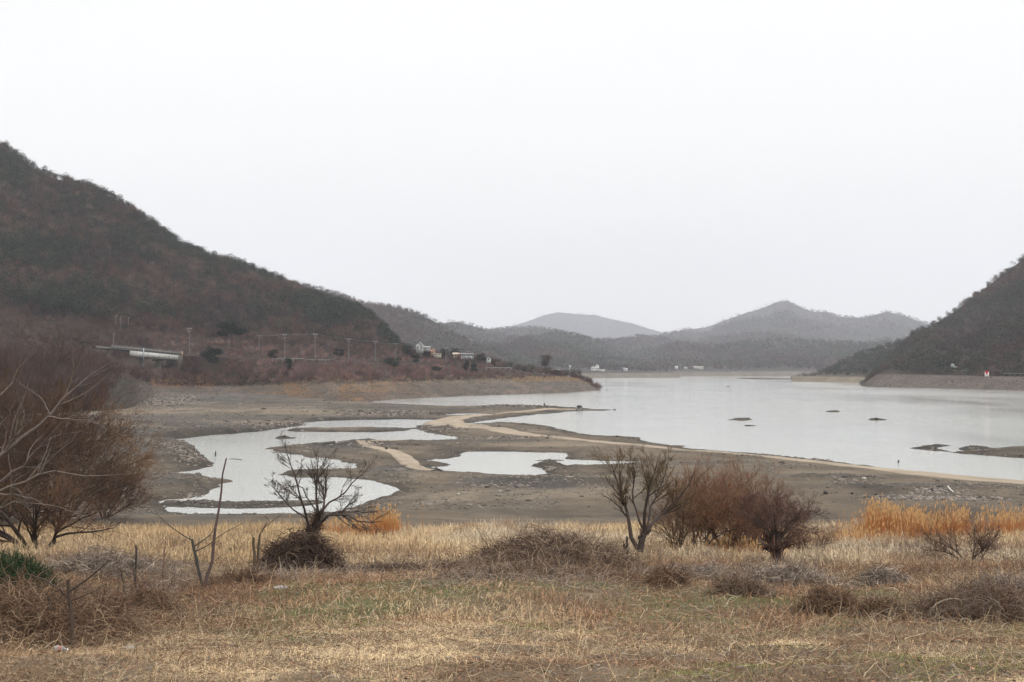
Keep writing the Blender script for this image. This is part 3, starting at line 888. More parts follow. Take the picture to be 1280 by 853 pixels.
    pp = np.repeat(px, 8); n = len(x)
    c = np.where((pp < 300)[:, None], np.array([.34, .18, .10]), np.array([.33, .225, .125])) * rng.uniform(.7, 1.2, (n, 1))
    A = Acc(); A.add(*blades(x, y, z, rng.uniform(.5, 1.3, n), np.full(n, .14), rng.uniform(0, .4, n), c, nseg=1))
    tag(A.build("bank_grass", GRASS), kind='stuff')
plant_left()

def plant_far(H, name, N, tmin, tmax, hgt, K, wdt, pine, K2=14, tint=(1, 1, 1), sz=None, patch=200, far_tone=1.0):
    x, y, z, px, py, t = hill_points(H, N, tmin, tmax, .1)
    m = rng.random(len(x)) < np.clip((fbm(x / patch, y / patch * .7, 3, 99) - .5) * 5 + pine, .04, .92)
    A = Acc(); n = (~m).sum(); tint = np.array(tint)
    hh = rng.uniform(.7, 1.2, n) * hgt
    twig_fans(A, x[~m], y[~m], z[~m] - .5, hh * .5, hh, K, np.full(n, wdt), wood_cols(x[~m], y[~m], n, 160) * tint)
    tag(A.build(name + "_bare_forest", TWIG), kind='stuff')
    A = Acc(); n = m.sum(); hh = rng.uniform(.75, 1.25, n) * hgt
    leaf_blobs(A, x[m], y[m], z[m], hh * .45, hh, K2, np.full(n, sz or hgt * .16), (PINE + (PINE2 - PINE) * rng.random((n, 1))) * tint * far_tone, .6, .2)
    tag(A.build(name + "_pine_forest", LEAF), kind='stuff')
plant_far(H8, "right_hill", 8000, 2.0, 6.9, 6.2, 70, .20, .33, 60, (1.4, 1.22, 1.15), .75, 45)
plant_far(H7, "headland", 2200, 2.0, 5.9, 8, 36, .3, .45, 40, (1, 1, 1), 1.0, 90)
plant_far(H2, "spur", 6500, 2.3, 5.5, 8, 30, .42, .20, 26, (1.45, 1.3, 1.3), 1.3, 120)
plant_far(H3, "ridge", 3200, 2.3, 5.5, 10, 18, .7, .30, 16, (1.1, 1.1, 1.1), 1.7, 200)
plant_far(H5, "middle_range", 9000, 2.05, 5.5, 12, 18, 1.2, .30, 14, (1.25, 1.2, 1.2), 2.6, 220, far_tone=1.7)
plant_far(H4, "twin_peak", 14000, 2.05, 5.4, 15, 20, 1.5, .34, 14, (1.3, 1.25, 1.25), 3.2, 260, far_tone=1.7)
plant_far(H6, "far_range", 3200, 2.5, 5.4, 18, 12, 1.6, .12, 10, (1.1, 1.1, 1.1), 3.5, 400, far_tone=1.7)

# ------------------------------------------------------------------ single pines and trees that stand out on the bank
def pine(label, px, py_c, wpx, hpx, D, trunk_px=6, tone=1.0, name="pine_tree", cat="pine tree", group="dark pines along the lakeside road", K=700, col=None, bushy=False):
    k = D / F
    x, _, zc = ray(px, py_c, D)
    wd, hh = wpx * k, hpx * k
    zb = zc - hh / 2 - trunk_px * k
    root = empty(name, (x, D, zb), label, cat, group)
    A = Acc()
    ln = rng.normal() * .3
    P = np.array([[[x - ln, D, zb - .6], [x - ln * .5, D, zb + (zc - zb) * .5], [x, D, zc + hh * .1]]])
    V, Fq = tubes(P, np.array([[.22, .17, .08]]) * max(.8, wd / 8), 7); A.add(V, Fq, np.array([.07, .05, .04]))
    nb = 7
    s = np.repeat(P[0, 1][None], nb, 0) + np.array([0, 0, 1.])[None] * rng.uniform(0, hh * .4, (nb, 1))
    a = rng.uniform(0, 6.28, nb)
    Pb, Rb = grow(s, np.stack([np.cos(a), np.sin(a), a * 0 + .3], 1), np.full(nb, wd * .42), np.full(nb, .07), 5, .12)
    V, Fq = tubes(Pb, Rb, 4); A.add(V, Fq, np.array([.07, .05, .04]))
    A.build("trunk", BARK, root, (x, D, zb))
    B = Acc()
    nc = 13
    a = rng.uniform(0, 6.28, nc); q = np.sqrt(rng.random(nc)) * .62; cz = rng.uniform(-.42, .42, nc)
    q = q * np.sqrt(np.clip(1 - (cz * 1.7) ** 2, .15, 1)) * 1.1
    cx = x + np.cos(a) * q * wd * .5; cy = D + np.sin(a) * q * wd * .5; czz = zc + cz * hh
    c = np.array(col) if col is not None else (PINE * .9) * tone
    leaf_blobs(B, cx, cy, czz - hh * .14, np.full(nc, wd * (.21 if not bushy else .26)), np.full(nc, hh * .34), K // nc * 3, np.full(nc, .34 * max(1, wd / 11)), np.repeat(c[None], nc, 0) * rng.uniform(.7, 1.3, (nc, 1)), .5, .0)
    B.build("crown", LEAF, root, (x, D, zb))
    return root
pine("broad flat-topped dark pine above the road, behind a short utility pole", 290, 411, 44, 19, 772, 9, .8, K=3600)
pine("dark round pine standing alone just right of the concrete bridge", 265, 444, 31, 22, 697, 11, .65, K=2600)
pine("small pine in the brush below the roadside guard rail, left of two", 343, 443, 15, 12, 706, 6)
pine("small slanting pine in the brush below the roadside guard rail, right of two", 361, 455, 12, 13, 702, 5)
pine("little dark pine in the brush under the middle utility poles", 424, 441, 17, 8, 720, 6, .9)
pine("wide low dark pine in brush above the stony bank", 492, 452, 28, 13, 690, 6, .9, K=900)
pine("dark pine just below the pole in front of the white-gabled house", 521, 449, 16, 9, 740, 5, .9)
pine("flat little dark pine in the brush, lowest on the bank", 546, 461, 15, 6, 730, 4, .8)
pine("green pine at the right end of the brush, left of the pair", 583, 457, 13, 13, 765, 5, 1.35)
pine("green pine at the right end of the brush, right of the pair", 592, 461, 11, 15, 762, 4, 1.15)
pine("dark pine left of the white-gabled house", 510, 436, 22, 16, 830, 3, .9, K=900)
pine("dark pine hedge clump right of the red-roofed house", 556, 441, 16, 9, 880, 2, 1.0)
pine("dark green tree beside the beige-roofed sheds", 569, 441, 15, 10, 905, 2, 1.2)
pine("dark green tree beyond the white low wall", 602, 447, 14, 9, 900, 3, 1.1)
pine("round bare-crowned tree alone on the tip of the left headland", 682, 451, 19, 15, 850, 6, name="headland_tree", cat="tree", group=None, K=1500, col=(.075, .062, .052), bushy=True)
pine("small dark shrub beside the headland tree, right below it", 696, 466, 9, 7, 845, 1, name="headland_shrub", cat="shrub", group=None, K=500, col=(.06, .05, .042), bushy=True)

# ------------------------------------------------------------------ meadow and foreground litter
def gz(x, y): return gheight(np.asarray(x, float), np.asarray(y, float), far=False)

def scatter(N, d0, d1, power=1.0, ext=1.35):
    """positions across the view wedge, a bit wider than the frame"""
    u = rng.random(N)
    d = (d0 ** (1 + power) + u * (d1 ** (1 + power) - d0 ** (1 + power))) ** (1 / (1 + power))
    x = rng.uniform(-.36 * ext, .36 * ext, N) * d
    return x, d

def edge_at(x):       # where the meadow stops, metres from the camera
    return EDGE - 1 + (fbm(x / 7, x * 0 + 2, 3, 14) - .5) * 9 - 4 * np.exp(-((x + 30) / 10) ** 2)

STRAW = np.array([.60, .445, .265]); GOLD = np.array([.46, .315, .155]); PALE = np.array([.58, .47, .335]); RUST = np.array([.22, .115, .06]); BROWN = np.array([.20, .118, .070]); GREENG = np.array([.105, .125, .035])

def green_f(x, y):
    px = 640 + F * x / y
    band = 1.05 * np.exp(-((y - 32.5) / 5.5) ** 2) * sstep(240, 380, px) + .9 * np.exp(-((y - 20) / 3.6) ** 2) * sstep(760, 1000, px) + .55 * np.exp(-((y - 27) / 3) ** 2) * sstep(150, 240, px) * sstep(420, 330, px) + .45 * np.exp(-((y - 17) / 2) ** 2)
    band = np.clip(band, 0, 1)
    return np.maximum(sstep(.44, .60, fbm(x / 1.5, y / 1.9, 4, 67) * (.62 + .5 * band)), .25 * sstep(.5, .6, vn(x / .5, y / .6, 69)) * sstep(.2, .5, band)) * np.clip(band * 2.2, .03, 1)

def meadow():
    A = Acc()
    # far golden band: upright fine grass
    x, y = scatter(250000, 50, 94)
    k = (y < edge_at(x)) & (rng.random(len(x)) < np.clip((fbm(x / 2.5, y / 4, 3, 15) - .22) * 3, .15, 1))
    x, y = x[k], y[k]; n = len(x); z = gz(x, y)
    px = 640 + F * x / y
    patch = fbm(x / 6, y / 8, 3, 33)
    h = rng.uniform(.2, .75, n) * (.25 + 1.35 * fbm(x / 2.2, y / 3, 4, 37))
    m = sstep(.35, .65, patch + rng.normal(size=n) * .08)[:, None]
    left = sstep(560, 300, px)[:, None]
    c = (PALE * .95) * (1 - m) + STRAW * m
    c = c * (1 - left * .6) + GOLD * left * .6
    br = (sstep(.50, .68, fbm(x / 2.4, y / 3.2, 4, 36)) * .75)[:, None]
    c = c * (1 - br) + BROWN * 1.3 * br
    c = c * rng.uniform(.5, 1.25, (n, 1))
    A.add(*blades(x, y, z, h, rng.uniform(.015, .032, n), rng.uniform(.05, 1.1, n), c))
    # middle: rougher, leaning, mixed with brown weeds
    x, y = scatter(190000, 28, 52); n = len(x)
    px = 640 + F * x / y
    t1 = fbm(x / 2.2, y / 2.6, 4, 43); t2 = fbm(x / 7, y / 5, 3, 45)
    k = rng.random(n) < np.clip((t1 - .25) * 3.0, .12, 1) * (1 - .8 * green_f(x, y))
    x, y, px, t1, t2 = x[k], y[k], px[k], t1[k], t2[k]; n = len(x); z = gz(x, y)
    m = sstep(.38, .6, t2 + rng.normal(size=n) * .08 - .12 * sstep(45, 36, y))[:, None]
    c = (BROWN * 1.15 + RUST * .25) * (1 - m) + (STRAW * .9) * m
    lf = sstep(330, 120, px)[:, None]
    c = c * (1 - lf * .65) + (RUST * .7) * lf * .65
    c = c * rng.uniform(.55, 1.3, (n, 1))
    A.add(*blades(x, y, z, rng.uniform(.10, .42, n) * (.4 + 1.1 * t1), rng.uniform(.009, .02, n), rng.uniform(.2, 1.5, n), c))
    # near: low matted straw
    x, y = scatter(330000, 11, 30, .6); n = len(x)
    px = 640 + F * x / y
    t1 = fbm(x / 1.3, y / 1.5, 4, 53); t2 = fbm(x / 3.5, y / 2.2, 3, 55)
    k = rng.random(n) < np.clip((t1 - .30) * 3.4, .08, 1) * (1 - .80 * green_f(x, y)) * (1 - .35 * sstep(640, 800, px))
    x, y, px, t1, t2 = x[k], y[k], px[k], t1[k], t2[k]; n = len(x); z = gz(x, y)
    m = sstep(.43, .56, t2 + rng.normal(size=n) * .07 + .10 * sstep(300, 400, px) * sstep(760, 640, px) - .07 * sstep(700, 900, px))[:, None]
    c = (BROWN * .95) * (1 - m) + (STRAW * 1.22) * m
    lf = sstep(380, 60, px)[:, None]
    c = c * (1 - lf * .6) + (RUST * .75) * lf * .6
    c = c * rng.uniform(.35, 1.3, (n, 1))
    A.add(*blades(x, y, z, rng.uniform(.05, .24, n) * (.5 + t1), rng.uniform(.0035, .009, n), rng.uniform(.5, 3.0, n), c))
    tag(A.build("dry_grass", GRASS), kind='stuff')
    # green shoots and moss
    A = Acc()
    x, y = scatter(330000, 12, 46, .8); n = len(x)
    k = rng.random(n) < green_f(x, y)
    x, y = x[k], y[k]; n = len(x); z = gz(x, y)
    c = (GREENG * 1.25 * rng.uniform(.5, 1.6, (n, 1))) * (1 - .4 * rng.random((n, 1))) + np.array([.2, .15, .07]) * .3
    A.add(*blades(x, y, z, rng.uniform(.03, .11, n), rng.uniform(.006, .016, n), rng.uniform(.3, 1.6, n), c))
    tag(A.build("green_grass", GRASS), kind='stuff')
    # fallen stalks
    A = Acc()
    N = 30000
    x, y = scatter(N, 11, 56, .7); z = gz(x, y) + rng.uniform(.02, .10, N)
    a = rng.uniform(0, 2 * np.pi, N)
    d = np.stack([np.cos(a), np.sin(a), rng.normal(size=N) * .16 + .10], 1)
    P, Rr = grow(np.stack([x, y, z], 1), d, rng.uniform(.12, .75, N) ** 1.25, rng.uniform(.0018, .0042, N) * (1 + y / 35), 6, .30, -.03)
    P[..., 2] = np.maximum(P[..., 2], gz(P[..., 0].ravel(), P[..., 1].ravel()).reshape(P.shape[:2]) + .008)
    V, Fq = tubes(P, Rr, 3)
    q = rng.random((N, 1)); c = np.where(q < .28, PALE * .95, np.where(q < .6, STRAW * .75, BROWN * 1.2)) * rng.uniform(.45, 1.15, (N, 1))
    A.add(V, Fq, np.repeat(c, 18, 0))
    # matted vines and weeds through the middle ground
    N = 90000
    x, y = scatter(N, 26, 66, .6); px = 640 + F * x / y
    k = rng.random(N) < np.clip((fbm(x / 3, y / 2.4, 4, 101) - .40) * 5, 0, 1) * (sstep(34, 37, y) * (1 + .5 * sstep(500, 640, px)) + sstep(420, 200, px) * .9 + .12) * (1 - .8 * green_f(x, y)) * (sstep(49, 44, y) + .16)
    x, y, px = x[k], y[k], px[k]; N = len(x); z = gz(x, y) + rng.uniform(.02, .42, N) * fbm(x / 1.5, y / 1.5, 3, 102)
    a = rng.uniform(0, 2 * np.pi, N)
    d = np.stack([np.cos(a), np.sin(a), rng.normal(size=N) * .4 + .2], 1)
    P, Rr = grow(np.stack([x, y, z], 1), d, rng.uniform(.25, .9, N), rng.uniform(.003, .008, N) * (y / 36), 7, .38, -.12)
    P[..., 2] = np.maximum(P[..., 2], gz(P[..., 0].ravel(), P[..., 1].ravel()).reshape(P.shape[:2]) + .01)
    V, Fq = tubes(P, Rr, 3)
    gm = sstep(.45, .6, fbm(x / 6, y / 3, 3, 103))[:, None]
    lf = sstep(380, 120, px)[:, None]
    c = np.array([.25, .195, .155]) * gm + np.array([.155, .09, .058]) * (1 - gm); c = c * (1 - lf * .35) * rng.uniform(.3, 1.5, (N, 1))
    A.add(V, Fq, np.repeat(c, 21, 0))
    # trampled brown weeds in clumps, close to the camera
    N = 60000
    x, y = scatter(N, 12, 30, .6); px = 640 + F * x / y
    k = rng.random(N) < np.clip((fbm(x / 1.5, y / 1.2, 4, 111) - .44) * 6, 0, 1) * (.35 + .65 * sstep(450, 250, px) + .4 * sstep(700, 900, px)) * (1 - .7 * green_f(x, y))
    x, y, px = x[k], y[k], px[k]; N = len(x); z = gz(x, y) + rng.uniform(.01, .16, N) * (.5 + 1.6 * sstep(400, 200, px))
    a = rng.uniform(0, 2 * np.pi, N)
    d = np.stack([np.cos(a), np.sin(a), rng.normal(size=N) * .5 + .25], 1)
    P, Rr = grow(np.stack([x, y, z], 1), d, rng.uniform(.10, .45, N), rng.uniform(.0014, .0034, N) * (y / 20), 6, .40, -.08)
    P[..., 2] = np.maximum(P[..., 2], gz(P[..., 0].ravel(), P[..., 1].ravel()).reshape(P.shape[:2]) + .006)
    V, Fq = tubes(P, Rr, 3)
    c = np.where(rng.random((N, 1)) < .62, np.array([.145, .08, .046]), np.array([.42, .31, .20])) * rng.uniform(.35, 1.5, (N, 1))
    A.add(V, Fq, np.repeat(c, 18, 0))
    # standing single weeds
    N = 3200
    x, y = scatter(N, 11, 60, .7); z = gz(x, y)
    d = np.stack([rng.normal(size=N) * .6, rng.normal(size=N) * .6, np.ones(N)], 1)
    P, Rr = grow(np.stack([x, y, z - .03], 1), d, rng.uniform(.15, .75, N), rng.uniform(.002, .004, N) * (1 + y / 30), 5, .10)
    V, Fq = tubes(P, Rr, 3)
    c = np.where(rng.random((N, 1)) < .5, STRAW, BROWN * 1.2) * rng.uniform(.6, 1.2, (N, 1))
    A.add(V, Fq, np.repeat(c, 15, 0))
    tag(A.build("fallen_stalks", TWIG), kind='stuff')
    # dead leaves
    A = Acc()
    N = 42000
    x, y = scatter(N, 10, 48, .5)
    k = rng.random(N) < np.clip((fbm(x / 1.6, y / 2, 3, 91) - .38) * 5 + sstep(-2, -8, x) * .4, .08, 1)
    x, y = x[k], y[k]; N = len(x); z = gz(x, y) + rng.uniform(.015, .09, N)
    s = rng.uniform(.018, .05, N)[:, None]
    u = rand_dirs(N); v = rand_dirs(N); u[:, 2] *= .4; v[:, 2] *= .5
    c0 = np.stack([x, y, z], 1)
    V = np.stack([c0 - u * s, c0 + v * s * .6, c0 + u * s * 1.1, c0 - v * s * .6], 1).reshape(-1, 3)
    c = np.array([.24, .135, .08]) * rng.uniform(.3, 1.5, (N, 1))
    A.add(V, np.arange(N * 4).reshape(-1, 4), np.repeat(c, 4, 0))
    tag(A.build("dead_leaves", GRASS), kind='stuff')
meadow()

def reeds(name, spots):
    A = Acc()
    for px0, px1, D0, D1, N, h0, h1, dens_seed in spots:
        D = rng.uniform(D0, D1, N); px = np.where(rng.random(N) < .75, rng.uniform(px0, px1, N), (px0 + px1) / 2 + rng.normal(size=N) * (px1 - px0) * .42)
        x = (px - 640) / F * D
        k = rng.random(N) < np.clip((fbm(x / 1.0, D / 2, 3, dens_seed) - .33) * 4, .04, 1)
        x, D = x[k], D[k]; n = len(x); z = gz(x, D)
        h = rng.uniform(h0, h1, n) * (.45 + 1.0 * fbm(x / .9, D / 2, 3, dens_seed + 3)) * rng.uniform(.75, 1.1, n)
        # stems rust-coloured low down, plumes pale gold
        c = np.array([.40, .155, .050]) * rng.uniform(.6, 1.2, (n, 1))
        A.add(*blades(x, D, z, h * .78, np.full(n, .022), rng.uniform(0, .35, n), c, nseg=1))
        m = rng.random(n) < .24 * (.3 + 1.4 * vn(x / .7, D, 31))
        c2 = np.array([.44, .225, .085]) * rng.uniform(.7, 1.15, (m.sum(), 1))
        A.add(*blades(x[m], D[m], z[m] + h[m] * .25, h[m] * .8, np.full(m.sum(), .018), rng.uniform(.02, .3, m.sum()), c2))
        # feathery heads
        xs, ys, zs = x[m] + rng.normal(size=m.sum()) * .05, D[m], z[m] + h[m] * .86
        V0 = np.stack([xs, ys, zs], 1); w_ = .032; L_ = .24
        V = np.stack([V0, V0 + [w_, 0, L_ * .4], V0 + [0.02, 0, L_], V0 + [-w_, 0, L_ * .4]], 1).reshape(-1, 3)
        A.add(V, np.arange(len(V)).reshape(-1, 4), np.repeat(np.array([.48, .29, .13]) * rng.uniform(.7, 1.15, (len(V0), 1)), 4, 0))
    tag(A.build(name, GRASS), kind='stuff')
reeds("rusty_reeds", [(1085, 1150, 74, 82, 2600, 1.0, 1.8, 5), (1140, 1210, 72, 80, 2400, .9, 1.6, 15), (1060, 1230, 70, 80, 1200, .6, 1.3, 25), (1225, 1300, 70, 80, 3000, .9, 1.6, 6), (1300, 1450, 70, 84, 2500, .9, 1.5, 7)])
reeds("orange_reed_clump", [(462, 500, 76, 82, 1900, .9, 1.7, 8), (390, 460, 76, 82, 1100, .6, 1.1, 9)])
reeds("short_rusty_grass", [(1040, 1095, 66, 76, 500, .4, .7, 10), (880, 985, 56, 64, 1500, .4, .9, 12), (830, 880, 58, 64, 300, .3, .6, 13)])

# ------------------------------------------------------------------ heaps of dead vines and cut brush
def brush_heap(label, px, py_base, wpx, hpx, D, N, cols, group="heaps of dead vines and brush", name="brush_heap", curl=.35, thick=.008, spiky=.3, depth=None):
    k = D / F
    x0 = (px - 640) * k; W = wpx * k / 2; H = hpx * k; dep = depth or W * .6
    z0 = float(gz(np.array([x0]), np.array([D]))[0])
    root = empty(name, (x0, D, z0), label, "brush heap", group)
    A = Acc()
    N = int(N * 1.25); a = rng.uniform(0, 2 * np.pi, N); q = np.sqrt(rng.random(N)) * (.70 + .55 * vn(a * 1.6 + px, a * 0, 5)) * rng.uniform(.9, 1.15, N)
    sx = x0 + np.cos(a) * q * W; sy = D + np.sin(a) * q * dep
    lump = .25 + 1.3 * fbm(sx / (W * .28 + .2), sy / (dep * .4 + .2), 4, int(px))
    topz = H * np.clip(1 - q ** 2, .02, 1) ** .8 * lump
    sz = gz(sx, sy) + topz * rng.uniform(.35, 1.0, N) 
    b = rng.uniform(0, 2 * np.pi, N)
    d = np.stack([np.cos(b) + np.cos(a) * .5, np.sin(b) + np.sin(a) * .5, rng.uniform(-.2, .9, N) * spiky + .1], 1)
    ln = rng.uniform(.2, .8, N) * min(1.4, .5 + W * .3) * np.where(rng.random(N) < .06, 1.7, 1); d[:, 2] += np.where(rng.random(N) < .07, .9, 0)
    P, Rr = grow(np.stack([sx, sy, sz], 1), d, ln, rng.uniform(.5, 1.2, N) * thick, 6, curl, -.16)
    g = gz(P[..., 0].ravel(), P[..., 1].ravel()).reshape(P.shape[:2])
    P[..., 2] = np.maximum(P[..., 2], g + .01)
    V, Fq = tubes(P, Rr, 3)
    i = rng.integers(0, len(cols), N)
    c = np.array(cols)[i] * rng.uniform(.55, 1.35, (N, 1))
    A.add(V, Fq, np.repeat(c, 18, 0))
    A.build("vines", TWIG, root, (x0, D, z0))
    # the packed core
    B = Acc()
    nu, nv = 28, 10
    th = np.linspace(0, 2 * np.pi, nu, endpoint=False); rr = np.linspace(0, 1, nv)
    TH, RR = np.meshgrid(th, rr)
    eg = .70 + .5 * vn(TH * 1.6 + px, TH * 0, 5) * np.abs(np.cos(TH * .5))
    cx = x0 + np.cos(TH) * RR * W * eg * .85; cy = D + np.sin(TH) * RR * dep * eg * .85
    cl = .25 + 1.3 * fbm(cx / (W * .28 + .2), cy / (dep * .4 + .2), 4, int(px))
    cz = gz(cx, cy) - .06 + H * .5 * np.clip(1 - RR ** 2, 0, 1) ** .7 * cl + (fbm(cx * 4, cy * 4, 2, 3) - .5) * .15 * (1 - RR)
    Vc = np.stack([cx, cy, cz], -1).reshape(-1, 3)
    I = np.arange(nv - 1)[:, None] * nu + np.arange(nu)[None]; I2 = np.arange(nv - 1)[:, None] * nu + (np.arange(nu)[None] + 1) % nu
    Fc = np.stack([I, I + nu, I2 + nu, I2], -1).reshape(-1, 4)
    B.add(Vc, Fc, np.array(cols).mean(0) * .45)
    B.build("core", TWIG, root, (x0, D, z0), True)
    return root
DARKV = [(.055, .034, .025), (.08, .05, .037), (.045, .03, .024), (.13, .088, .062)]
MIDV = [(.12, .075, .052), (.19, .13, .092), (.085, .054, .04), (.30, .225, .16)]
GREYV = [(.17, .13, .105), (.26, .21, .17), (.11, .082, .066), (.38, .31, .25)]
RUSTV = [(.115, .062, .038), (.17, .095, .056), (.075, .044, .03), (.28, .20, .13)]
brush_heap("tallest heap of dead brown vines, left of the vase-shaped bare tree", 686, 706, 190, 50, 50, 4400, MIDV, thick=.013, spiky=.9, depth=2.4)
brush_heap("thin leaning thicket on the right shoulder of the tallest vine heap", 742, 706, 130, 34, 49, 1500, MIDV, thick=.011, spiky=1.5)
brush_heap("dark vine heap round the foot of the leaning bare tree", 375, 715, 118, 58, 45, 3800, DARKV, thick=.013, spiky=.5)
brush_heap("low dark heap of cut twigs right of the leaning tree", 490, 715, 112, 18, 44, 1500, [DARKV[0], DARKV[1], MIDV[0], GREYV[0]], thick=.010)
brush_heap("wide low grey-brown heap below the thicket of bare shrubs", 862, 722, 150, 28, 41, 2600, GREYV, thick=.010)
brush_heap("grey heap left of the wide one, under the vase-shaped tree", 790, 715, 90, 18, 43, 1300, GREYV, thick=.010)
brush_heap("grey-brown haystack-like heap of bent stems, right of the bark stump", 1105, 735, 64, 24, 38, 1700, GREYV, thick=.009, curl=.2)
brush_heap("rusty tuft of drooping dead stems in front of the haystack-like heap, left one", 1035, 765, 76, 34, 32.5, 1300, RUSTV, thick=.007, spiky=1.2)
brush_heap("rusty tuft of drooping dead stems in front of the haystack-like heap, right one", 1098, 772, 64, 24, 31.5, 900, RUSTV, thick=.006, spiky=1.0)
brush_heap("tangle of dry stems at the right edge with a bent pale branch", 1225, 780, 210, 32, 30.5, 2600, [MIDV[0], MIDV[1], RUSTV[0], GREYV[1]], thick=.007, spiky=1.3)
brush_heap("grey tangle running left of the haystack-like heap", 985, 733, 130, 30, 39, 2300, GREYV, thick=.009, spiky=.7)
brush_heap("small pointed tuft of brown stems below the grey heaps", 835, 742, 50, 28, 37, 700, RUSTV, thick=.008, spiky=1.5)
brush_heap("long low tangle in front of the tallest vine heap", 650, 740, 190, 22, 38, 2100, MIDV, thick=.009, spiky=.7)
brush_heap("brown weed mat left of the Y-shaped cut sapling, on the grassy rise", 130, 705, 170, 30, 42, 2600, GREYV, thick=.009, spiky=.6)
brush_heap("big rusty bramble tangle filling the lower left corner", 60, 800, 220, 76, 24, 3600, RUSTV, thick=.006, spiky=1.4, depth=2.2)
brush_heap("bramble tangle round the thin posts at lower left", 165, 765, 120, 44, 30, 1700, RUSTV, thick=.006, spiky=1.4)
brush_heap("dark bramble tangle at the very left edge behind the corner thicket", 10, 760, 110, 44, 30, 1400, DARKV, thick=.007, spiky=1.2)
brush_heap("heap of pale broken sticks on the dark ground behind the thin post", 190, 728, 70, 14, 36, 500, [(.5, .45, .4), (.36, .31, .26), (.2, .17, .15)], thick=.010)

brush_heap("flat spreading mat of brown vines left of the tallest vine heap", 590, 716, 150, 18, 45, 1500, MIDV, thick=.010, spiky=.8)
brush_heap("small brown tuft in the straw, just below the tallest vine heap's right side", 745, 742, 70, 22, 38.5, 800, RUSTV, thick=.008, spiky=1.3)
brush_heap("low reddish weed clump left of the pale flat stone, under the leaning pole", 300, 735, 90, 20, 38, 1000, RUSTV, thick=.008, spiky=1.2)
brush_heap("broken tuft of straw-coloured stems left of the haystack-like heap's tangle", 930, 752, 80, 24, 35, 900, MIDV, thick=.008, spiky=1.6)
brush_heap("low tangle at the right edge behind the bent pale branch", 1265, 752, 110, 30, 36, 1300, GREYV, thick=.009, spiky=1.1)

# ------------------------------------------------------------------ bare trees and shrubs of the meadow
def gpt(px, D): 
    x = (px - 640) / F * D
    return (x, D, float(gz(np.array([x]), np.array([D]))[0]))
def rp(px, py, D): return ray(px, py, D)

BK = (.085, .062, .048); BKD = (.055, .040, .034)
SH = "bare shrubs along the meadow's edge"
# leaning tree on its mound
D = 46.5
LFT = (.45, .85)
fx = [([rp(366, 712, D), rp(378, 685, D), rp(392, 662, D - .1)], .13, .08),
      ([rp(390, 665, D), rp(398, 640, D), rp(394, 615, D + .2), rp(396, 590, D + .3), rp(398, 572, D)], .07, .012),
      ([rp(388, 668, D), rp(384, 645, D), rp(374, 618, D - .3), rp(372, 600, D - .4), rp(361, 578, D - .3), rp(359, 567, D)], .06, .01),
      ([rp(394, 662, D), rp(405, 635, D - .2), rp(407, 612, D), rp(409, 590, D - .2), rp(413, 574, D)], .06, .01),
      ([rp(396, 648, D), rp(412, 628, D + .3), rp(430, 616, D + .4), rp(445, 600, D + .5), rp(458, 588, D + .4)], .05, .01),
      ([rp(392, 660, D), rp(410, 644, D - .4), rp(432, 644, D - .8), rp(452, 654, D - .9), rp(478, 652, D - 1)], .07, .012),
      ([rp(394, 658, D), rp(416, 640, D + .5), rp(445, 640, D + .9), rp(470, 640, D + .8)], .05, .01),
      ([rp(385, 650, D), rp(368, 640, D + .2), rp(352, 622, D + .4), rp(342, 610, D + .5), rp(338, 606, D)], .04, .008),
      ([rp(397, 640, D), rp(385, 625, D + .5), rp(378, 610, D + .6), rp(368, 606, D + .4), rp(352, 612, D)], .035, .008)]
fx = [fx[0]] + [(p_, a_ * .8, b_ * .9) for p_, a_, b_ in fx[1:]]
def wrap(tr):
    N = 420; t = rng.random(N); ax = np.array([rp(366, 705, 46.5), rp(380, 682, 46.5), rp(394, 655, 46.5), rp(400, 640, 46.5)])
    c = np.stack([np.interp(t * 3, range(4), ax[:, k]) for k in range(3)], 1); th = rng.uniform(0, 6.28, N); r_ = .34 * (1 - t) ** 1.3 + .03
    s_ = c + np.stack([np.cos(th) * r_, np.sin(th) * r_, t * 0], 1)
    P, Rr = grow(s_, np.stack([-np.sin(th), np.cos(th), rng.normal(size=N) * .8], 1), rng.uniform(.2, .7, N), np.full(N, .010), 6, .4)
    V, Fq = tubes(P, Rr, 3); tr.add(V, Fq, np.repeat(jcol((.055, .036, .027), N, .5), 18, 0))
bare_tree("bare_tree", "leaning bare tree on a dark vine mound in front of the left pool", "tree", gpt(370, D), 0, 4, (9, 8, 6), BKD, (.075, .052, .043), fixed=fx, spread=.85, up=.03, wob=.15, min_r=.0045, first_t=.3, lf=(.26, .52), trunk_extra=wrap)
# vase-shaped tree
D = 52
fx = [([rp(800, 690, D), rp(802, 675, D), rp(808, 662, D)], .13, .10),
      ([rp(797, 686, D), rp(788, 668, D), rp(784, 640, D), rp(776, 618, D), rp(770, 598, D), rp(764, 580, D)], .085, .014),
      ([rp(808, 664, D), rp(822, 648, D + .3), rp(838, 632, D + .5), rp(856, 614, D + .5), rp(866, 596, D + .4)], .075, .012),
      ([rp(805, 668, D), rp(806, 640, D - .2), rp(812, 610, D - .3), rp(818, 590, D), rp(822, 575, D)], .07, .012),
      ([rp(803, 660, D), rp(796, 640, D + .5), rp(790, 622, D + .7), rp(794, 598, D + .7), rp(790, 578, D + .5)], .05, .01),
      ([rp(810, 655, D), rp(815, 630, D + .4), rp(828, 604, D + .8), rp(834, 580, D + .8)], .05, .01)]
bare_tree("bare_tree", "vase-shaped bare tree with yellowish twigs, left end of the shrub thicket", "tree", gpt(800, D), 0, 4, (12, 9, 8), BKD, (.13, .085, .042), fixed=fx, spread=.8, up=.06, wob=.13, min_r=.0045, first_t=.3, lf=(.28, .55))
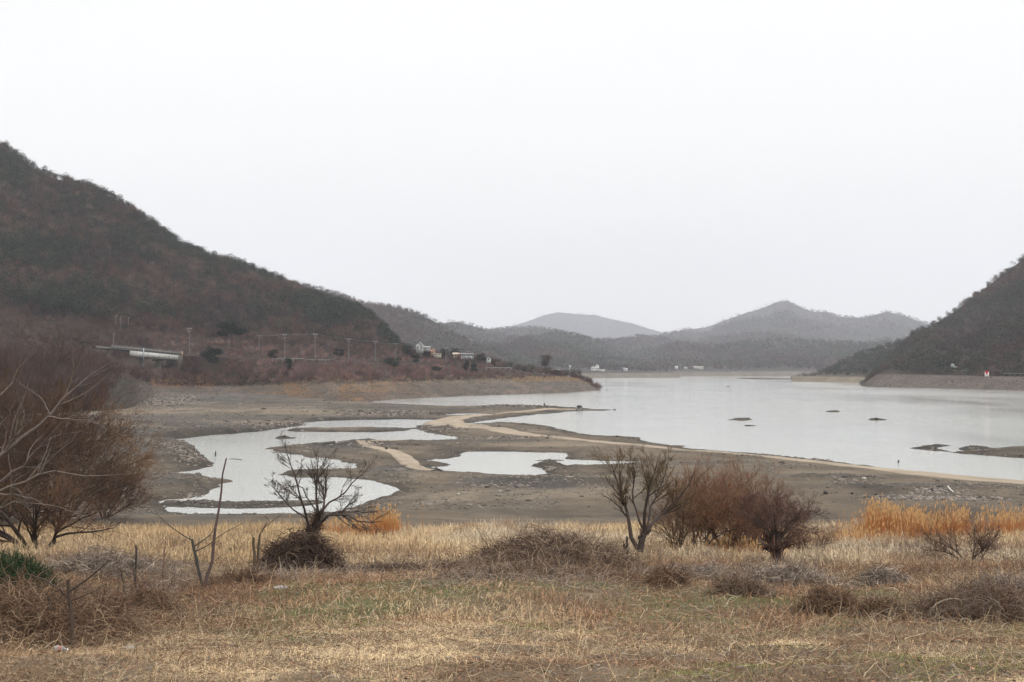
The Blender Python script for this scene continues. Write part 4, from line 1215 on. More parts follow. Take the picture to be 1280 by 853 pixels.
def shrub(label, px, D, hpx, stems, levels, twig, fan=.55, name="bare_shrub", group=SH, r0=.032, bark=BKD, **kw):
    return bare_tree(name, label, "shrub", gpt(px, D), stems, hpx * D / F, levels, bark, twig, group, stem_fan=fan, r0=r0, **kw)
RB = (.185, .092, .050); RB2 = (.135, .068, .044)
shrub("bare shrub with pale split trunk just right of the vase-shaped tree", 845, 56, 96, 6, (9, 7, 5), (.15, .085, .05), .5, min_r=.005)
shrub("reddish twiggy shrub in the middle of the thicket, left of the reddest one", 878, 58, 118, 10, (9, 7, 6), RB, .5, min_r=.005)
shrub("tallest reddest twiggy shrub in the middle of the thicket", 905, 60, 122, 11, (9, 7, 6), RB, .5, min_r=.005)
shrub("dark reddish shrub between the tallest one and the bark stump", 935, 60, 108, 10, (9, 7, 6), RB2, .6, min_r=.005)
shrub("dense small dark shrub behind the bark stump", 960, 61, 90, 7, (9, 8, 6), RB2, .8, min_r=.005)
shrub("low thin reddish shrub spreading right of the bark stump", 1012, 60, 52, 9, (7, 6, 4), (.17, .085, .06), .9, min_r=.004, r0=.02)
shrub("small bare tree standing alone before the rusty reeds at right", 1216, 53, 86, 5, (9, 7, 5), (.12, .07, .05), .8, min_r=.005, name="bare_tree", group=None)
shrub("low twiggy growth on the meadow left of the big vine heap's thicket", 752, 53, 44, 9, (6, 5), (.15, .095, .06), .8, min_r=.005, r0=.016)
# stump with shaggy bark and a twiggy head
def shaggy(tr):
    base = np.array(gpt(971, 50.5))
    N = 26
    a = rng.uniform(0, 6.28, N)
    s = base + np.stack([np.cos(a) * .19, np.sin(a) * .19, rng.uniform(-.1, .5, N)], 1)
    P, Rr = grow(s, np.stack([np.cos(a) * .12, np.sin(a) * .12, np.ones(N)], 1), rng.uniform(.3, .75, N), np.full(N, .035), 5, .07)
    V, Fq = tubes(P, Rr, 5); tr.add(V, Fq, np.repeat(jcol((.20, .12, .085), N, .4), 25, 0))
D = 50.5
b = gpt(971, D)
fx = [([(b[0] - .02, D, b[2] - .2), (b[0], D, b[2] + .5), (b[0] + .03, D, b[2] + 1.0)], .23, .17)] + \
     [([(b[0] + .1 * math.cos(t), D + .1 * math.sin(t), b[2] + .85), rp(971 + 22 * math.cos(t), 654, D + .5 * math.sin(t)), rp(971 + 40 * math.cos(t) , 642 - 6 * math.sin(t * 3), D + 1.2 * math.sin(t))], .035, .01) for t in (0.3, 1.2, 2.0, 2.9, 3.8, 4.6, 5.5)]
bare_tree("pollarded_stump", "thick shaggy-barked stump with a dark head of twigs, right end of the thicket", "stump", b, 0, 3, (10, 8, 6), BKD, (.10, .055, .042), fixed=fx, spread=1.0, up=.02, wob=.2, min_r=.005, trunk_extra=shaggy)
# left trees
shrub("wide round reddish-brown willow behind the pale branch on the left", 48, 58, 175, 5, (11, 8, 6), (.115, .060, .032), .95, name="willow_tree", group=None, r0=.12, min_r=.0055, wob=.13, up=.0, spread=1.1)
LB = "brown thickets on the left bank"
shrub("orange-brown thicket tree behind the willow on the left", 80, 92, 160, 10, (10, 8, 6), (.15, .076, .032), .8, group=LB, min_r=.009, r0=.08)
shrub("tall brown thicket at the left edge behind the willow", 5, 96, 215, 11, (10, 8, 7), (.085, .05, .032), .75, group=LB, min_r=.010, r0=.09)
shrub("dusky thicket left of the willow, cut by the frame's edge", -60, 88, 250, 11, (10, 8, 8), (.07, .04, .026), .75, group=LB, min_r=.010, r0=.09)
shrub("low brown thicket right of the orange-brown one, beside the stony bank", 130, 100, 80, 10, (9, 7, 6), (.075, .042, .027), .9, group=LB, min_r=.009, r0=.06)
shrub("dark twiggy thicket between the willow and the orange-brown one", 45, 84, 160, 10, (9, 7, 6), (.07, .042, .028), .85, group=LB, min_r=.009, r0=.06)
# big tree out of frame whose pale limbs reach in
D = 24
g = gpt(-75, D)
fx = [([(g[0], D, g[2] - .2), rp(-70, 730, D), rp(-52, 650, D)], .15, .10),
      ([rp(-54, 655, D), rp(-30, 600, D), rp(0, 568, D), rp(19, 553, D), rp(47, 534, D), rp(63, 518, D), rp(76, 504, D), rp(92, 487, D), rp(108, 477, D), rp(123, 464, D), rp(139, 452, D), rp(152, 443, D)], .075, .006),
      ([rp(-54, 655, D), rp(-30, 625, D + .3), rp(0, 602, D + .3), rp(16, 591, D + .3), rp(32, 583, D + .3), rp(38, 572, D + .3), rp(52, 556, D + .3), rp(78, 530, D + .3), rp(96, 516, D + .3)], .055, .005),
      ([rp(-54, 652, D), rp(-30, 630, D - .4), rp(0, 614, D - .4), rp(19, 606, D - .4), rp(41, 594, D - .4), rp(63, 590, D - .4), rp(95, 594, D - .4), rp(127, 594, D - .4), rp(166, 592, D - .4)], .05, .005),
      ([rp(-54, 655, D), rp(-40, 590, D - .2), rp(-10, 520, D - .2), rp(0, 500, D - .2), rp(19, 467, D - .2), rp(32, 448, D - .2), rp(46, 428, D - .2)], .05, .005),
      ([rp(60, 521, D), rp(74, 523, D), rp(85, 524, D), rp(108, 526, D), rp(124, 530, D), rp(134, 538, D)], .02, .005),
      ([rp(62, 518, D), rp(54, 500, D), rp(40, 490, D), rp(22, 478, D), rp(16, 470, D)], .02, .005),
      ([rp(80, 500, D), rp(88, 480, D), rp(92, 462, D), rp(90, 440, D), rp(95, 428, D)], .018, .005),
      ([rp(-50, 660, D), rp(-20, 640, D - .6), rp(20, 628, D - .7), rp(60, 632, D - .8), rp(110, 645, D - .8)], .03, .005),
      ([rp(-30, 600, D), rp(-5, 560, D), rp(10, 560, D), rp(14, 590, D), rp(13, 640, D)], .02, .005)]
fx = [fx[0]] + [(p_, a_ * .72, b_ * .7) for p_, a_, b_ in fx[1:]]
bare_tree("bare_tree", "bare tree rooted beyond the left edge, pale forked limbs reaching into the frame", "tree", g, 0, 5, (8, 6, 5), (.115, .092, .075), (.055, .040, .034), fixed=fx, spread=.85, up=.05, wob=.15, min_r=.0024, lf=(.16, .40), first_t=.3, n0=14)

# ------------------------------------------------------------------ saplings, cut stems and posts near the camera
def stems(name, label, cat, base, paths, col, group=None, twig=(3, 3), twig_len=.5, min_r=.004, part_names=None):
    root = empty(name, base, label, cat, group)
    Pa = []; Ra = []
    A = Acc()
    for pts, ra, rb in paths:
        pts = np.array(pts, float)
        s = np.concatenate([[0], np.cumsum(np.linalg.norm(pts[1:] - pts[:-1], axis=1))])
        t = np.linspace(0, s[-1], 9)
        q = np.stack([np.interp(t, s, pts[:, k]) for k in range(3)], 1); q[1:-1] += rng.normal(size=(7, 3)) * s[-1] * .005
        Pa.append(q); Ra.append(np.linspace(ra, rb, 9))
    Pa = np.array(Pa); Ra = np.array(Ra)
    for k in range(len(Pa)):
        A = Acc(); V, Fq = tubes(Pa[k:k + 1], Ra[k:k + 1], 8); A.add(V, Fq, np.repeat(jcol(col, 1, .12), 72, 0))
        nm = "branch" if Ra[k][0] < .5 * Ra[0][0] else "stem"
        o = A.build(nm, BARK, root, base, True)
        for li, m in enumerate(twig[:1]):
            s, d, ln, r = spawn(Pa[k:k + 1], Ra[k:k + 1], m, .3, 1, .8, .15, (.3, .6))
            P, Rr = grow(s, d, ln * twig_len * 1.5, np.maximum(r * .6, min_r), 5, .15, .03)
            for q in range(len(P)):
                B = Acc(); V, Fq = tubes(P[q:q + 1], Rr[q:q + 1], 4); B.add(V, Fq, np.repeat(jcol(col, 1, .2), 20, 0))
                t_ = B.build("twig", TWIG, o, base)
    return root
D = 36.5
g = gpt(256, D)
stems("sapling", "cut Y-shaped sapling with thin side shoots, before the left pool", "sapling", g,
      [([(g[0], D, g[2] - .1), rp(248, 712, D), rp(243, 690, D), rp(240, 674, D)], .045, .036),
       ([rp(241, 676, D), rp(228, 669, D), rp(210, 656, D), rp(193, 640, D)], .018, .005),
       ([rp(241, 684, D), rp(254, 676, D + .1), rp(264, 668, D + .2), rp(270, 655, D + .2)], .02, .009),
       ([rp(243, 690, D), rp(262, 681, D - .1), rp(276, 669, D - .2), rp(292, 660, D - .2), rp(304, 654, D - .2)], .016, .005)], (.060, .048, .042), twig=(3,), twig_len=.4)
g = gpt(257, D - .3)
stems("leaning_pole", "long thin leaning pole crossing the left pool, beside the Y-shaped sapling", "pole", g,
      [([(g[0] - .03, D - .3, g[2] - .1), rp(262, 712, D - .3), rp(268, 670, D - .3), rp(275, 620, D - .3), rp(283, 573, D - .3)], .048, .018)], (.085, .066, .055), twig=())
PS = "thin bare stems in the left foreground"
g = gpt(169, 31)
stems("dead_sapling", "upright dark bare stem, tallest in the left foreground", "sapling", g, [([(g[0], 31, g[2] - .1), rp(169, 740, 31), rp(170, 700, 31), rp(170, 682, 31)], .032, .022), ([rp(168, 765, 31), rp(156, 740, 31), rp(151, 712, 31)], .018, .012), ([rp(168, 745, 31), rp(178, 730, 31), rp(179, 715, 31)], .012, .005)], (.055, .042, .036), PS, twig=(3,), twig_len=.35)
g = gpt(88, 22)
stems("dead_sapling", "forked bare stem with a long arching branch, lower left corner", "sapling", g, [([(g[0], 22, g[2] - .1), rp(90, 780, 22), rp(86, 745, 22), rp(85, 725, 22)], .04, .028), ([rp(86, 748, 22), rp(72, 735, 22), rp(55, 725, 22), rp(20, 714, 22)], .018, .006),
      ([rp(86, 740, 22), rp(104, 728, 22), rp(120, 716, 22), rp(136, 700, 22)], .018, .008), ([rp(88, 752, 22), rp(104, 745, 22), rp(122, 738, 22)], .014, .006)], (.060, .045, .036), PS, twig=(4, 2), twig_len=.5)
g = gpt(72, 23)
stems("dead_sapling", "short dark stem leaning left of the plastic bottle", "sapling", g, [([(g[0] + .05, 23, g[2] - .1), rp(66, 770, 23), rp(60, 745, 23)], .028, .02)], (.05, .038, .032), PS, twig=(2,), twig_len=.4)
g = gpt(318, 41)
stems("dead_sapling", "short forked stump with a bent branch, right of the Y-shaped sapling", "sapling", g, [([(g[0], 41, g[2] - .1), rp(318, 695, 41), rp(317, 672, 41)], .05, .035), ([(g[0] + .05, 41, g[2] - .1), rp(323, 690, 41), rp(325, 668, 41)], .045, .03), ([rp(324, 672, 41), rp(330, 660, 41), rp(336, 650, 41), rp(331, 645, 41)], .02, .01),
      ([rp(330, 660, 41), rp(345, 648, 41), rp(356, 640, 41)], .012, .005)], (.075, .055, .042), PS, twig=(3,), twig_len=.4)
g = gpt(205, 33)
stems("dead_sapling", "spindly reddish stem standing between the posts and the sapling", "sapling", g, [([(g[0], 33, g[2] - .1), rp(203, 715, 33), rp(206, 690, 33), rp(207, 672, 33)], .016, .007)], (.12, .06, .045), PS, twig=(4,), twig_len=.5)
g = gpt(782, 50)
stems("cut_stump", "pair of short broken stumps left of the vase-shaped tree", "stump", g, [([(g[0] - .05, 50, g[2] - .1), rp(781, 685, 50), rp(780, 680, 50)], .06, .045), ([(g[0] + .06, 50, g[2] - .1), rp(784, 682, 50), rp(784, 671, 50)], .055, .04)], (.05, .038, .034), None, twig=())
g = gpt(1240, 29.5)
stems("arching_deadwood", "bent pale dead branch arching over the tangle at right", "deadwood", gpt(1160, 30), [([rp(1160, 772, 30), rp(1168, 757, 30), rp(1180, 750, 30), rp(1196, 748, 30), rp(1204, 752, 30), rp(1210, 776, 30)], .022, .012)], (.24, .19, .155), None, twig=(3,), twig_len=.5)
g = gpt(935, 59)
stems("dead_sapling", "short straight stem in the gap left of the thicket's middle", "sapling", gpt(867, 56), [([(gpt(867, 56)[0], 56, gpt(867, 56)[2] - .1), rp(867, 672, 56), rp(866, 655, 56)], .04, .03)], (.06, .045, .04), None, twig=())

# evergreen bush at the left edge
def green_bush():
    D = 33; k = D / F
    g = gpt(8, D)
    root = empty("evergreen_bush", g, "dense dark green bush at the left edge, low in the dry grass", "bush")
    N = 2300
    a = rng.uniform(0, 6.28, N); q = np.sqrt(rng.random(N))
    W, Hh = 74 * k, 78 * k
    s = np.stack([g[0] + np.cos(a) * q * W * .75, D + np.sin(a) * q * W * .6, g[2] + .12 + Hh * .62 * rng.random(N) * (1 - q ** 2)], 1)
    d = np.stack([np.cos(a) * q, np.sin(a) * q * .8, rng.uniform(.2, 1.0, N)], 1)
    P, Rr = grow(s, d, rng.uniform(.25, .5, N), np.full(N, .006), 5, .2, .0)
    V, Fq = tubes(P, Rr, 3); A = Acc(); A.add(V, Fq, np.array([.05, .05, .025]))
    A.build("stems", TWIG, root, g)
    # scale-leaf sprays
    M = 60; i = rng.integers(0, N, N * M // 4); t = rng.uniform(.2, 1, len(i)) * 4; j = np.minimum(t.astype(int), 3); f = (t - j)[:, None]
    c0 = P[i, j] * (1 - f) + P[i, j + 1] * f
    u = rand_dirs(len(i)); u[:, 2] += .4; v = rand_dirs(len(i))
    ln = rng.uniform(.05, .12, (len(i), 1)); V = np.stack([c0 - v * .010, c0 + v * .010, c0 + u * ln], 1).reshape(-1, 3)
    B = Acc(); B.add(V, np.arange(len(V)).reshape(-1, 3), np.repeat(np.array([.020, .040, .016]) * rng.uniform(.5, 1.7, (len(i), 1)) , 3, 0))
    B.build("foliage", LEAF, root, g)
green_bush()

# ------------------------------------------------------------------ stones
def ico():
    t = (1 + 5 ** .5) / 2
    v = np.array([(-1, t, 0), (1, t, 0), (-1, -t, 0), (1, -t, 0), (0, -1, t), (0, 1, t), (0, -1, -t), (0, 1, -t), (t, 0, -1), (t, 0, 1), (-t, 0, -1), (-t, 0, 1)], float)
    v /= np.linalg.norm(v[0])
    f = np.array([(0, 11, 5), (0, 5, 1), (0, 1, 7), (0, 7, 10), (0, 10, 11), (1, 5, 9), (5, 11, 4), (11, 10, 2), (10, 7, 6), (7, 1, 8), (3, 9, 4), (3, 4, 2), (3, 2, 6), (3, 6, 8), (3, 8, 9), (4, 9, 5), (2, 4, 11), (6, 2, 10), (8, 6, 7), (9, 8, 1)])
    return v, f
ICO = ico()
def ico2():
    v, f = ICO; v = list(map(tuple, v)); c = {}; F2 = []
    def mid(a, b):
        k = (min(a, b), max(a, b))
        if k not in c:
            m = (np.array(v[a]) + np.array(v[b])) / 2; v.append(tuple(m / np.linalg.norm(m))); c[k] = len(v) - 1
        return c[k]
    for a, b, d in f:
        x, y, z = mid(a, b), mid(b, d), mid(d, a)
        F2 += [(a, x, z), (b, y, x), (d, z, y), (x, y, z)]
    return np.array(v), np.array(F2)
ICO2 = ico2()
def stones(acc, x, y, z, s, cols, flat=.55):
    v, f = ICO; N = len(x)
    sc3 = s[:, None, None] * rng.uniform(.6, 1.3, (N, 1, 3)) * np.array([1, 1, flat])
    jit = rng.uniform(.72, 1.25, (N, 12, 1))
    a = rng.uniform(0, 6.28, N); ca, sa = np.cos(a)[:, None], np.sin(a)[:, None]
    P = v[None] * jit * sc3
    X = P[..., 0] * ca - P[..., 1] * sa; Y = P[..., 0] * sa + P[..., 1] * ca
    V = np.stack([X + x[:, None], Y + y[:, None], P[..., 2] + z[:, None]], -1).reshape(-1, 3)
    Fq = (np.arange(N)[:, None, None] * 12 + f[None]).reshape(-1, 3)
    acc.add(V, Fq, np.repeat(cols, 12, 0))

def scree():
    A = Acc()
    # gravel and cobbles on the drained bed, thicker where the bed is stony
    N = 60000
    py = rng.uniform(490, 652, N); px = rng.uniform(-60, 1330, N)
    x, y = gp(px, py, .3)
    s = water_sdf(x, y)
    dens = np.clip((fbm(x / 12, y / 26, 4, 41) - .42) * 5, 0, 1) * .5 + .02
    dens += np.clip((fbm(x / 40, y / 9, 3, 47) - .45) * 4, 0, 1) * (px < 620) * (y > 230) * .8
    for bx, by, rx, ry, h in BW: dens += .8 * np.exp(-((x - bx) / rx) ** 2 - ((y - by) / ry) ** 2)
    dens += .5 * np.exp(-((s + 1.5) / 1.2) ** 2)
    dens *= np.where(line_dist(x, y, TRACK) < 5, .02, 1)
    k = (s < -.1) & (rng.random(N) < dens) & (y > 125)
    x, y = x[k], y[k]; n = len(x); z = gheight(x, y)
    sz = rng.uniform(.04, .16, n) * (.6 + y / 260) * np.where(rng.random(n) < .04, 2.2, 1)
    c = np.array([.092, .079, .067]) * rng.uniform(.4, 2.2, (n, 1))
    stones(A, x, y, z, sz, c)
    # stony patches that show one by one
    for cx, cy, rx, ry, m in [(1165, 615, 26, 3.2, 420), (1150, 625, 62, 3.5, 800), (1210, 626, 30, 2.5, 200), (1060, 604, 40, 3, 80), (1090, 598, 16, 1.5, 50), (630, 547, 60, 2.5, 260), (630, 608, 45, 4, 70), (225, 500, 30, 5, 420), (205, 505, 34, 6, 500),
                               (480, 518, 60, 2, 420), (330, 531, 60, 5, 500), (250, 617, 16, 3, 160), (690, 582, 10, 2, 90), (655, 527, 22, 1.2, 140), (975, 570, 50, 1.5, 160), (1020, 571, 20, 1, 40), (460, 558, 22, 3, 200), (500, 586, 8, 2, 50), (230, 573, 28, 7, 300), (560, 536, 50, 2.5, 160), (690, 546, 14, 1, 60),
                               (1158, 560, 14, 1.5, 60), (1217, 561, 12, 1.5, 60), (645, 510.5, 60, 1, 160)]:
        px = cx + rng.normal(size=m) * rx * .5; py = cy + rng.normal(size=m) * ry * .5
        x, y = gp(px, py, .5); z = gheight(x, y); ok = z > -.05
        x, y, z = x[ok], y[ok], z[ok]; n = len(x)
        stones(A, x, y, z, rng.uniform(.08, .22, n) * (.5 + y / 200), np.array([.085, .072, .062]) * rng.uniform(.3, 2.8, (n, 1)))
    tag(A.build("bed_stones", STONE), kind='stuff')
    # riprap and broken rock of the banks
    A = Acc()
    for H, N, t0, t1, s0, s1, c0 in ((LH, 12000, 1.0, 2.05, .12, .42, (.10, .082, .068)), (H8, 2600, 1.05, 2.0, .2, .6, (.095, .08, .068))):
        x, y, z, px, py, t = hill_points(H, N, t0, t1, .15)
        n = len(x)
        sz = rng.uniform(s0, s1, n) * np.where(px < 175, .75, 1)
        c = np.array(c0) * rng.uniform(.5, 1.6, (n, 1)) * np.where(px < 175, .62, 1)[:, None]
        st = fbm(px / 18, py / 3 + px / 60, 3, 8)
        c = np.where((st > .56)[:, None], np.array([.065, .063, .06]) * rng.uniform(.5, 1.8, (n, 1)), c)
        stones(A, x, y, z, sz, c, .7)
    tag(A.build("bank_rubble", STONE), kind='stuff')
    # small stones in the near litter
    A = Acc(); n = 900
    x, y = scatter(n, 14, 46); z = gz(x, y)
    stones(A, x, y, z + .01, rng.uniform(.02, .07, n), np.array([.15, .13, .11]) * rng.uniform(.4, 1.4, (n, 1)))
    tag(A.build("litter_stones", STONE), kind='stuff')
scree()

def rock(label, px, py, D, wpx, hpx, col, group=None, near=False, z=None):
    k = D / F; x = (px - 640) * k
    zb = float((gz if near else gheight)(np.array([x]), np.array([D]))[0]) if z is None else z
    v, f = ICO2
    v = v * (1 + .35 * (fbm(v[:, 0] * 2 + px, v[:, 1] * 2 + v[:, 2] * 3, 3, int(px)) - .5))[:, None]
    V = v * np.array([wpx * k / 2, wpx * k / 2 * .8, hpx * k * .62]) + np.array([0, 0, hpx * k * .3])
    me = make_mesh("rock", V, f, np.array(col)[None] * (.75 + .5 * fbm(v[:, 0] * 3, v[:, 2] * 3 + v[:, 1], 2, 4))[:, None])
    o = link("rock", me, STONE, None, (x, D, zb))
    return tag(o, label, "rock", group)
RK = "loose rocks on the drained bed"
def bedD(py, z=.5): return float(gp(0, py, z)[1])
rock("dark square rock on the mud below the right-hand thicket edge", 1032, 620, bedD(621), 6, 4.5, (.035, .03, .027), RK)
rock("smaller dark rock to the right of the dark square one on the mud", 1065, 619, bedD(620.5), 3.5, 3, (.04, .033, .03), RK)
rock("smallest dark rock in the row on the right-hand mud", 1095, 620, bedD(621), 3.5, 2.5, (.045, .037, .03), RK)
rock("dark rock beside the bend of the small sand path", 483, 561, bedD(562.5), 4, 4, (.03, .027, .025), RK)
rock("flat dark rock on the bare mud below the middle pool", 609, 609, bedD(610), 7, 2.5, (.05, .042, .036), RK)
rock("pale stone right of the flat dark rock on the bare mud", 625, 615, bedD(616), 4, 2.5, (.30, .27, .23), RK)
rock("pale stone left of the flat dark rock on the bare mud", 573, 618, bedD(619), 5, 2.5, (.32, .28, .24), RK)
rock("pale lump lying on the right-hand bank's mound", 1080, 599, bedD(600), 7, 3, (.34, .30, .25), RK)
rock("dark lump beside the sandy track before the shore", 977, 579, bedD(580), 8, 2.5, (.05, .042, .037), RK)
rock("little dark stone at the end of the gravel spit in the left pool", 395, 555.5, bedD(556.5, .05), 3, 3, (.03, .028, .027), RK, z=.02)
rock("little dark stone in the water left of the gravel spit", 373.5, 556, bedD(556.6, .05), 2.4, 2.4, (.03, .028, .027), RK, z=.02)
rock("small dark lump at the lake edge, tip of the sandy bar", 771, 546, bedD(546.5, .2), 3, 2.5, (.04, .035, .03), RK)
NR = "grey stones in the left foreground"
for lab, px, py, wp, hp, D in [("flat grey stone at the left edge below the green bush", 6, 702, 26, 12, 35), ("dark grey stone in the bramble, right of the green bush", 92, 707, 18, 9, 35.5), ("pale grey stone right of the dark grey one in the bramble", 112, 706, 16, 8, 35.5),
                              ("light rounded stone behind the tall bare stem", 155, 716, 14, 9, 35), ("broad grey slab among the pale broken sticks", 185, 722, 36, 7, 35), ("pale flat stone in the straw right of the leaning pole", 350, 727, 20, 6, 36),
                              ("flat stone lying in the straw at lower left", 163, 810, 17, 6, 21.8), ("dark flat stone on the mossy ground below the sapling", 250, 778, 26, 6, 25.5)]:
    rock(lab, px, py, D, wp, hp, (.24, .23, .215) if 'dark' not in lab else (.09, .09, .088), NR, near=True)

# ------------------------------------------------------------------ plain solids
def box(acc, c, s, col, rz=0.0, taper=1.0):
    """box centred on c with full size s; taper narrows the top"""
    x, y, z = s[0] / 2, s[1] / 2, s[2] / 2
    v = np.array([(-x, -y, -z), (x, -y, -z), (x, y, -z), (-x, y, -z), (-x * taper, -y * taper, z), (x * taper, -y * taper, z), (x * taper, y * taper, z), (-x * taper, y * taper, z)])
    ca, sa = math.cos(rz), math.sin(rz)
    v = np.stack([v[:, 0] * ca - v[:, 1] * sa, v[:, 0] * sa + v[:, 1] * ca, v[:, 2]], 1) + np.array(c)
    f = np.array([(0, 3, 2, 1), (4, 5, 6, 7), (0, 1, 5, 4), (1, 2, 6, 5), (2, 3, 7, 6), (3, 0, 4, 7)])
    acc.add(v, f, np.array(col))
def prism(acc, poly, y0, y1, col, axis=1):
    """extrude a polygon given as (x,z) along y (axis=1) or as (y,z) along x (axis=0)"""
    n = len(poly); p = np.array(poly, float)
    if axis == 1: a = np.stack([p[:, 0], np.full(n, y0), p[:, 1]], 1); b = np.stack([p[:, 0], np.full(n, y1), p[:, 1]], 1)
    else: a = np.stack([np.full(n, y0), p[:, 0], p[:, 1]], 1); b = np.stack([np.full(n, y1), p[:, 0], p[:, 1]], 1)
    i = np.arange(n); j = (i + 1) % n
    tri = np.array([(0, k, k + 1) for k in range(1, n - 1)])
    acc.add(np.concatenate([a, b]), [np.stack([i, j, j + n, i + n], 1), tri, tri[:, ::-1] + n], np.array(col))
SOLID = vcol_mat("weathered_paint", .7, (.8, 6.0), .12)
CONC = vcol_mat("concrete", .88, (.5, 3.0), .22)
GLASSM = plain_mat("dark_glass", (.02, .022, .025), .12, .5)
SPLIT = {'cross_beam', 'crossarm', 'insulator', 'post', 'parapet', 'wall_block', 'rail_post', 'beam'}
def part(name, fn, root, mat=None, rz=0.0, label=None):
    A = Acc(); fn(A)
    if len(A.V) > 1 and name in SPLIT:
        base_ = 0; fs = A.F; out = None
        for V_, C_ in zip(A.V, A.C):
            B = Acc(); n_ = len(V_); sel = {k: [f[(f[:, 0] >= base_) & (f[:, 0] < base_ + n_)] - base_ for f in fs[k]] for k in (3, 4)}
            sel = [np.concatenate(v) for v in sel.values() if v and sum(map(len, v))]
            B.add(V_, sel, C_) if sel else None
            base_ += n_
            if sel: out = B.build(name, mat or SOLID, root)
            if label and out: out['label'] = label
        return out
    V = np.concatenate(A.V); A.V = [V]; A.C = [np.concatenate(A.C)]
    o = A.build(name, mat or SOLID, root)
    if label: o['label'] = label
    return o

# ------------------------------------------------------------------ road bridge
def bridge():
    L = np.array(ray(138, 435, 665)); Rr = np.array(ray(226, 443.5, 715))
    d = Rr - L; ln = np.linalg.norm(d); ang = math.atan2(d[1], d[0]); sl = math.asin(d[2] / ln)
    root = empty("road_bridge", L, "concrete road bridge with a pale girder crossing the gully below the left hill", "bridge")
    root.rotation_euler = (0, -sl, ang)
    def m(name, boxes, col, lab=None, mat=None):
        def fn(A):
            for c, s in boxes: box(A, c, s, col)
        if name == 'guard_rail': pass
        return part(name, fn, root, mat or CONC, label=lab)
    m("deck", [((ln / 2, 4, -.15), (ln, 9, .5))], (.13, .12, .115))
    m("parapet", [((ln / 2, -.55, .55), (ln, .25, .9)), ((ln / 2, 8.4, .55), (ln, .25, .9))], (.15, .142, .135))
    m("guard_rail", [((ln / 2, -.55, 1.22), (ln, .12, .14)), ((ln / 2, -.55, 1.55), (ln, .1, .1))] + [((x, -.55, 1.3), (.14, .14, .6)) for x in np.arange(1, ln, 2.5)], (.17, .165, .16), mat=SOLID)
    g0, g1 = ln * .26, ln * .955
    m("girder", [(((g0 + g1) / 2, -.25, -1.65), (g1 - g0, .5, 2.4))] + [((x, -.60, -1.65), (.22, .2, 2.4)) for x in np.arange(g0 + 1, g1, 4.2)], (.40, .395, .38), "pale steel girder with upright ribs")
    m("cross_beam", [((ln * .52, 3.5, -3.4), (1.6, 7, 1.0)), ((ln * .76, 3.5, -3.4), (1.6, 7, 1.0))], (.13, .125, .115))
    m("pier", [((ln * .52, 3.5, -7.5), (1.3, 2.2, 7.4))], (.14, .13, .12)); m("pier", [((ln * .76, 3.5, -7.5), (1.3, 2.2, 7.4))], (.13, .12, .10))
    m("abutment", [((ln - .6, 3.5, -4.0), (2.6, 8.4, 7.0))], (.09, .08, .07))
    m("downpipe", [((ln * .43, -1.0, -1.4), (.35, .3, 5.4))], (.42, .47, .50), mat=SOLID)
    m("end_marker", [((ln + .5, -.4, .5), (.6, .3, 2.2))], (.55, .36, .18), "orange marker post at the right end", SOLID)
bridge()

# ------------------------------------------------------------------ poles and wires
POLE = plain_mat("pole_concrete", (.155, .15, .148), .85)
def make_pole(h):
    root = bpy.data.objects.new("utility_pole", None); C.objects.link(root)
    A = Acc(); V, Fq = tubes(np.array([[(0, 0, -1), (0, 0, h * .5), (0, 0, h)]], float), np.array([[.20, .17, .13]]), 8); A.add(V, Fq, np.array([.42, .41, .39]))
    A.build("mast", POLE, root, None, True)
    def arm(A): box(A, (0, 0, h - .7), (2.2, .16, .16), (.34, .33, .32)); box(A, (0, 0, h - 1.7), (1.4, .14, .14), (.34, .33, .32))
    part("crossarm", arm, root, SOLID)
    def ins(A):
        for x in (-.95, 0, .95): box(A, (x, 0, h - .45), (.14, .14, .36), (.6, .6, .58))
    part("insulator", ins, root, SOLID)
    return root
POLES = [(237, 410, 443, 745, "pole just right of the bridge, left of the lone dark pine"), (286, 418, 434, 770, "short-looking pole in front of the broad flat-topped pine"), (324, 420, 434, 775, "pole half hidden by brush, right of the broad flat-topped pine"),
         (356, 418, 448, 740, "left pole of the two tallest above the guard rail"), (394, 417.5, 449, 738, "right pole of the two tallest above the guard rail"), (436, 424, 447, 760, "pole standing over the little dark pine in the brush"),
         (469, 427, 449, 770, "pole in the brush left of the wide low pine"), (495, 430, 451, 785, "pole just above the wide low pine"), (526, 432, 451, 760, "pole in front of the white-gabled house"), (557.5, 435, 452, 800, "paler pole right of the red-roofed house"),
         (608, 440, 462, 830, "tall pole at the right end of the brush, past the white low wall"), (585, 440, 455, 860, "faint pole above the white low wall")]
pole0 = None; tops = []
for px, y0, y1, D, lab in POLES:
    h = (y1 - y0) * D / F + .5
    x, _, zb = ray(px, y1, D)
    if pole0 is None: r = pole0 = make_pole(10.0)
    else:
        r = pole0.copy(); C.objects.link(r)
        for ch in pole0.children:
            c = ch.copy(); C.objects.link(c); c.parent = r
    r.location = (x, D, zb); s = h / 10.0 ; r.scale = (1, 1, s); r.rotation_euler = (0, 0, rng.uniform(-.3, .5))
    tag(r, "concrete utility " + lab, "utility pole", "utility poles along the lakeside road")
    tops.append((x, D, zb + h - .3))
WIRE = plain_mat("wire", (.22, .22, .22), .6)
wl = ["left of the two tallest poles, in front of the dark slope", "between the two tallest poles", "right of the two tallest poles", "in the brush left of the wide low pine", "above the wide low pine", "reaching the white-gabled house"]
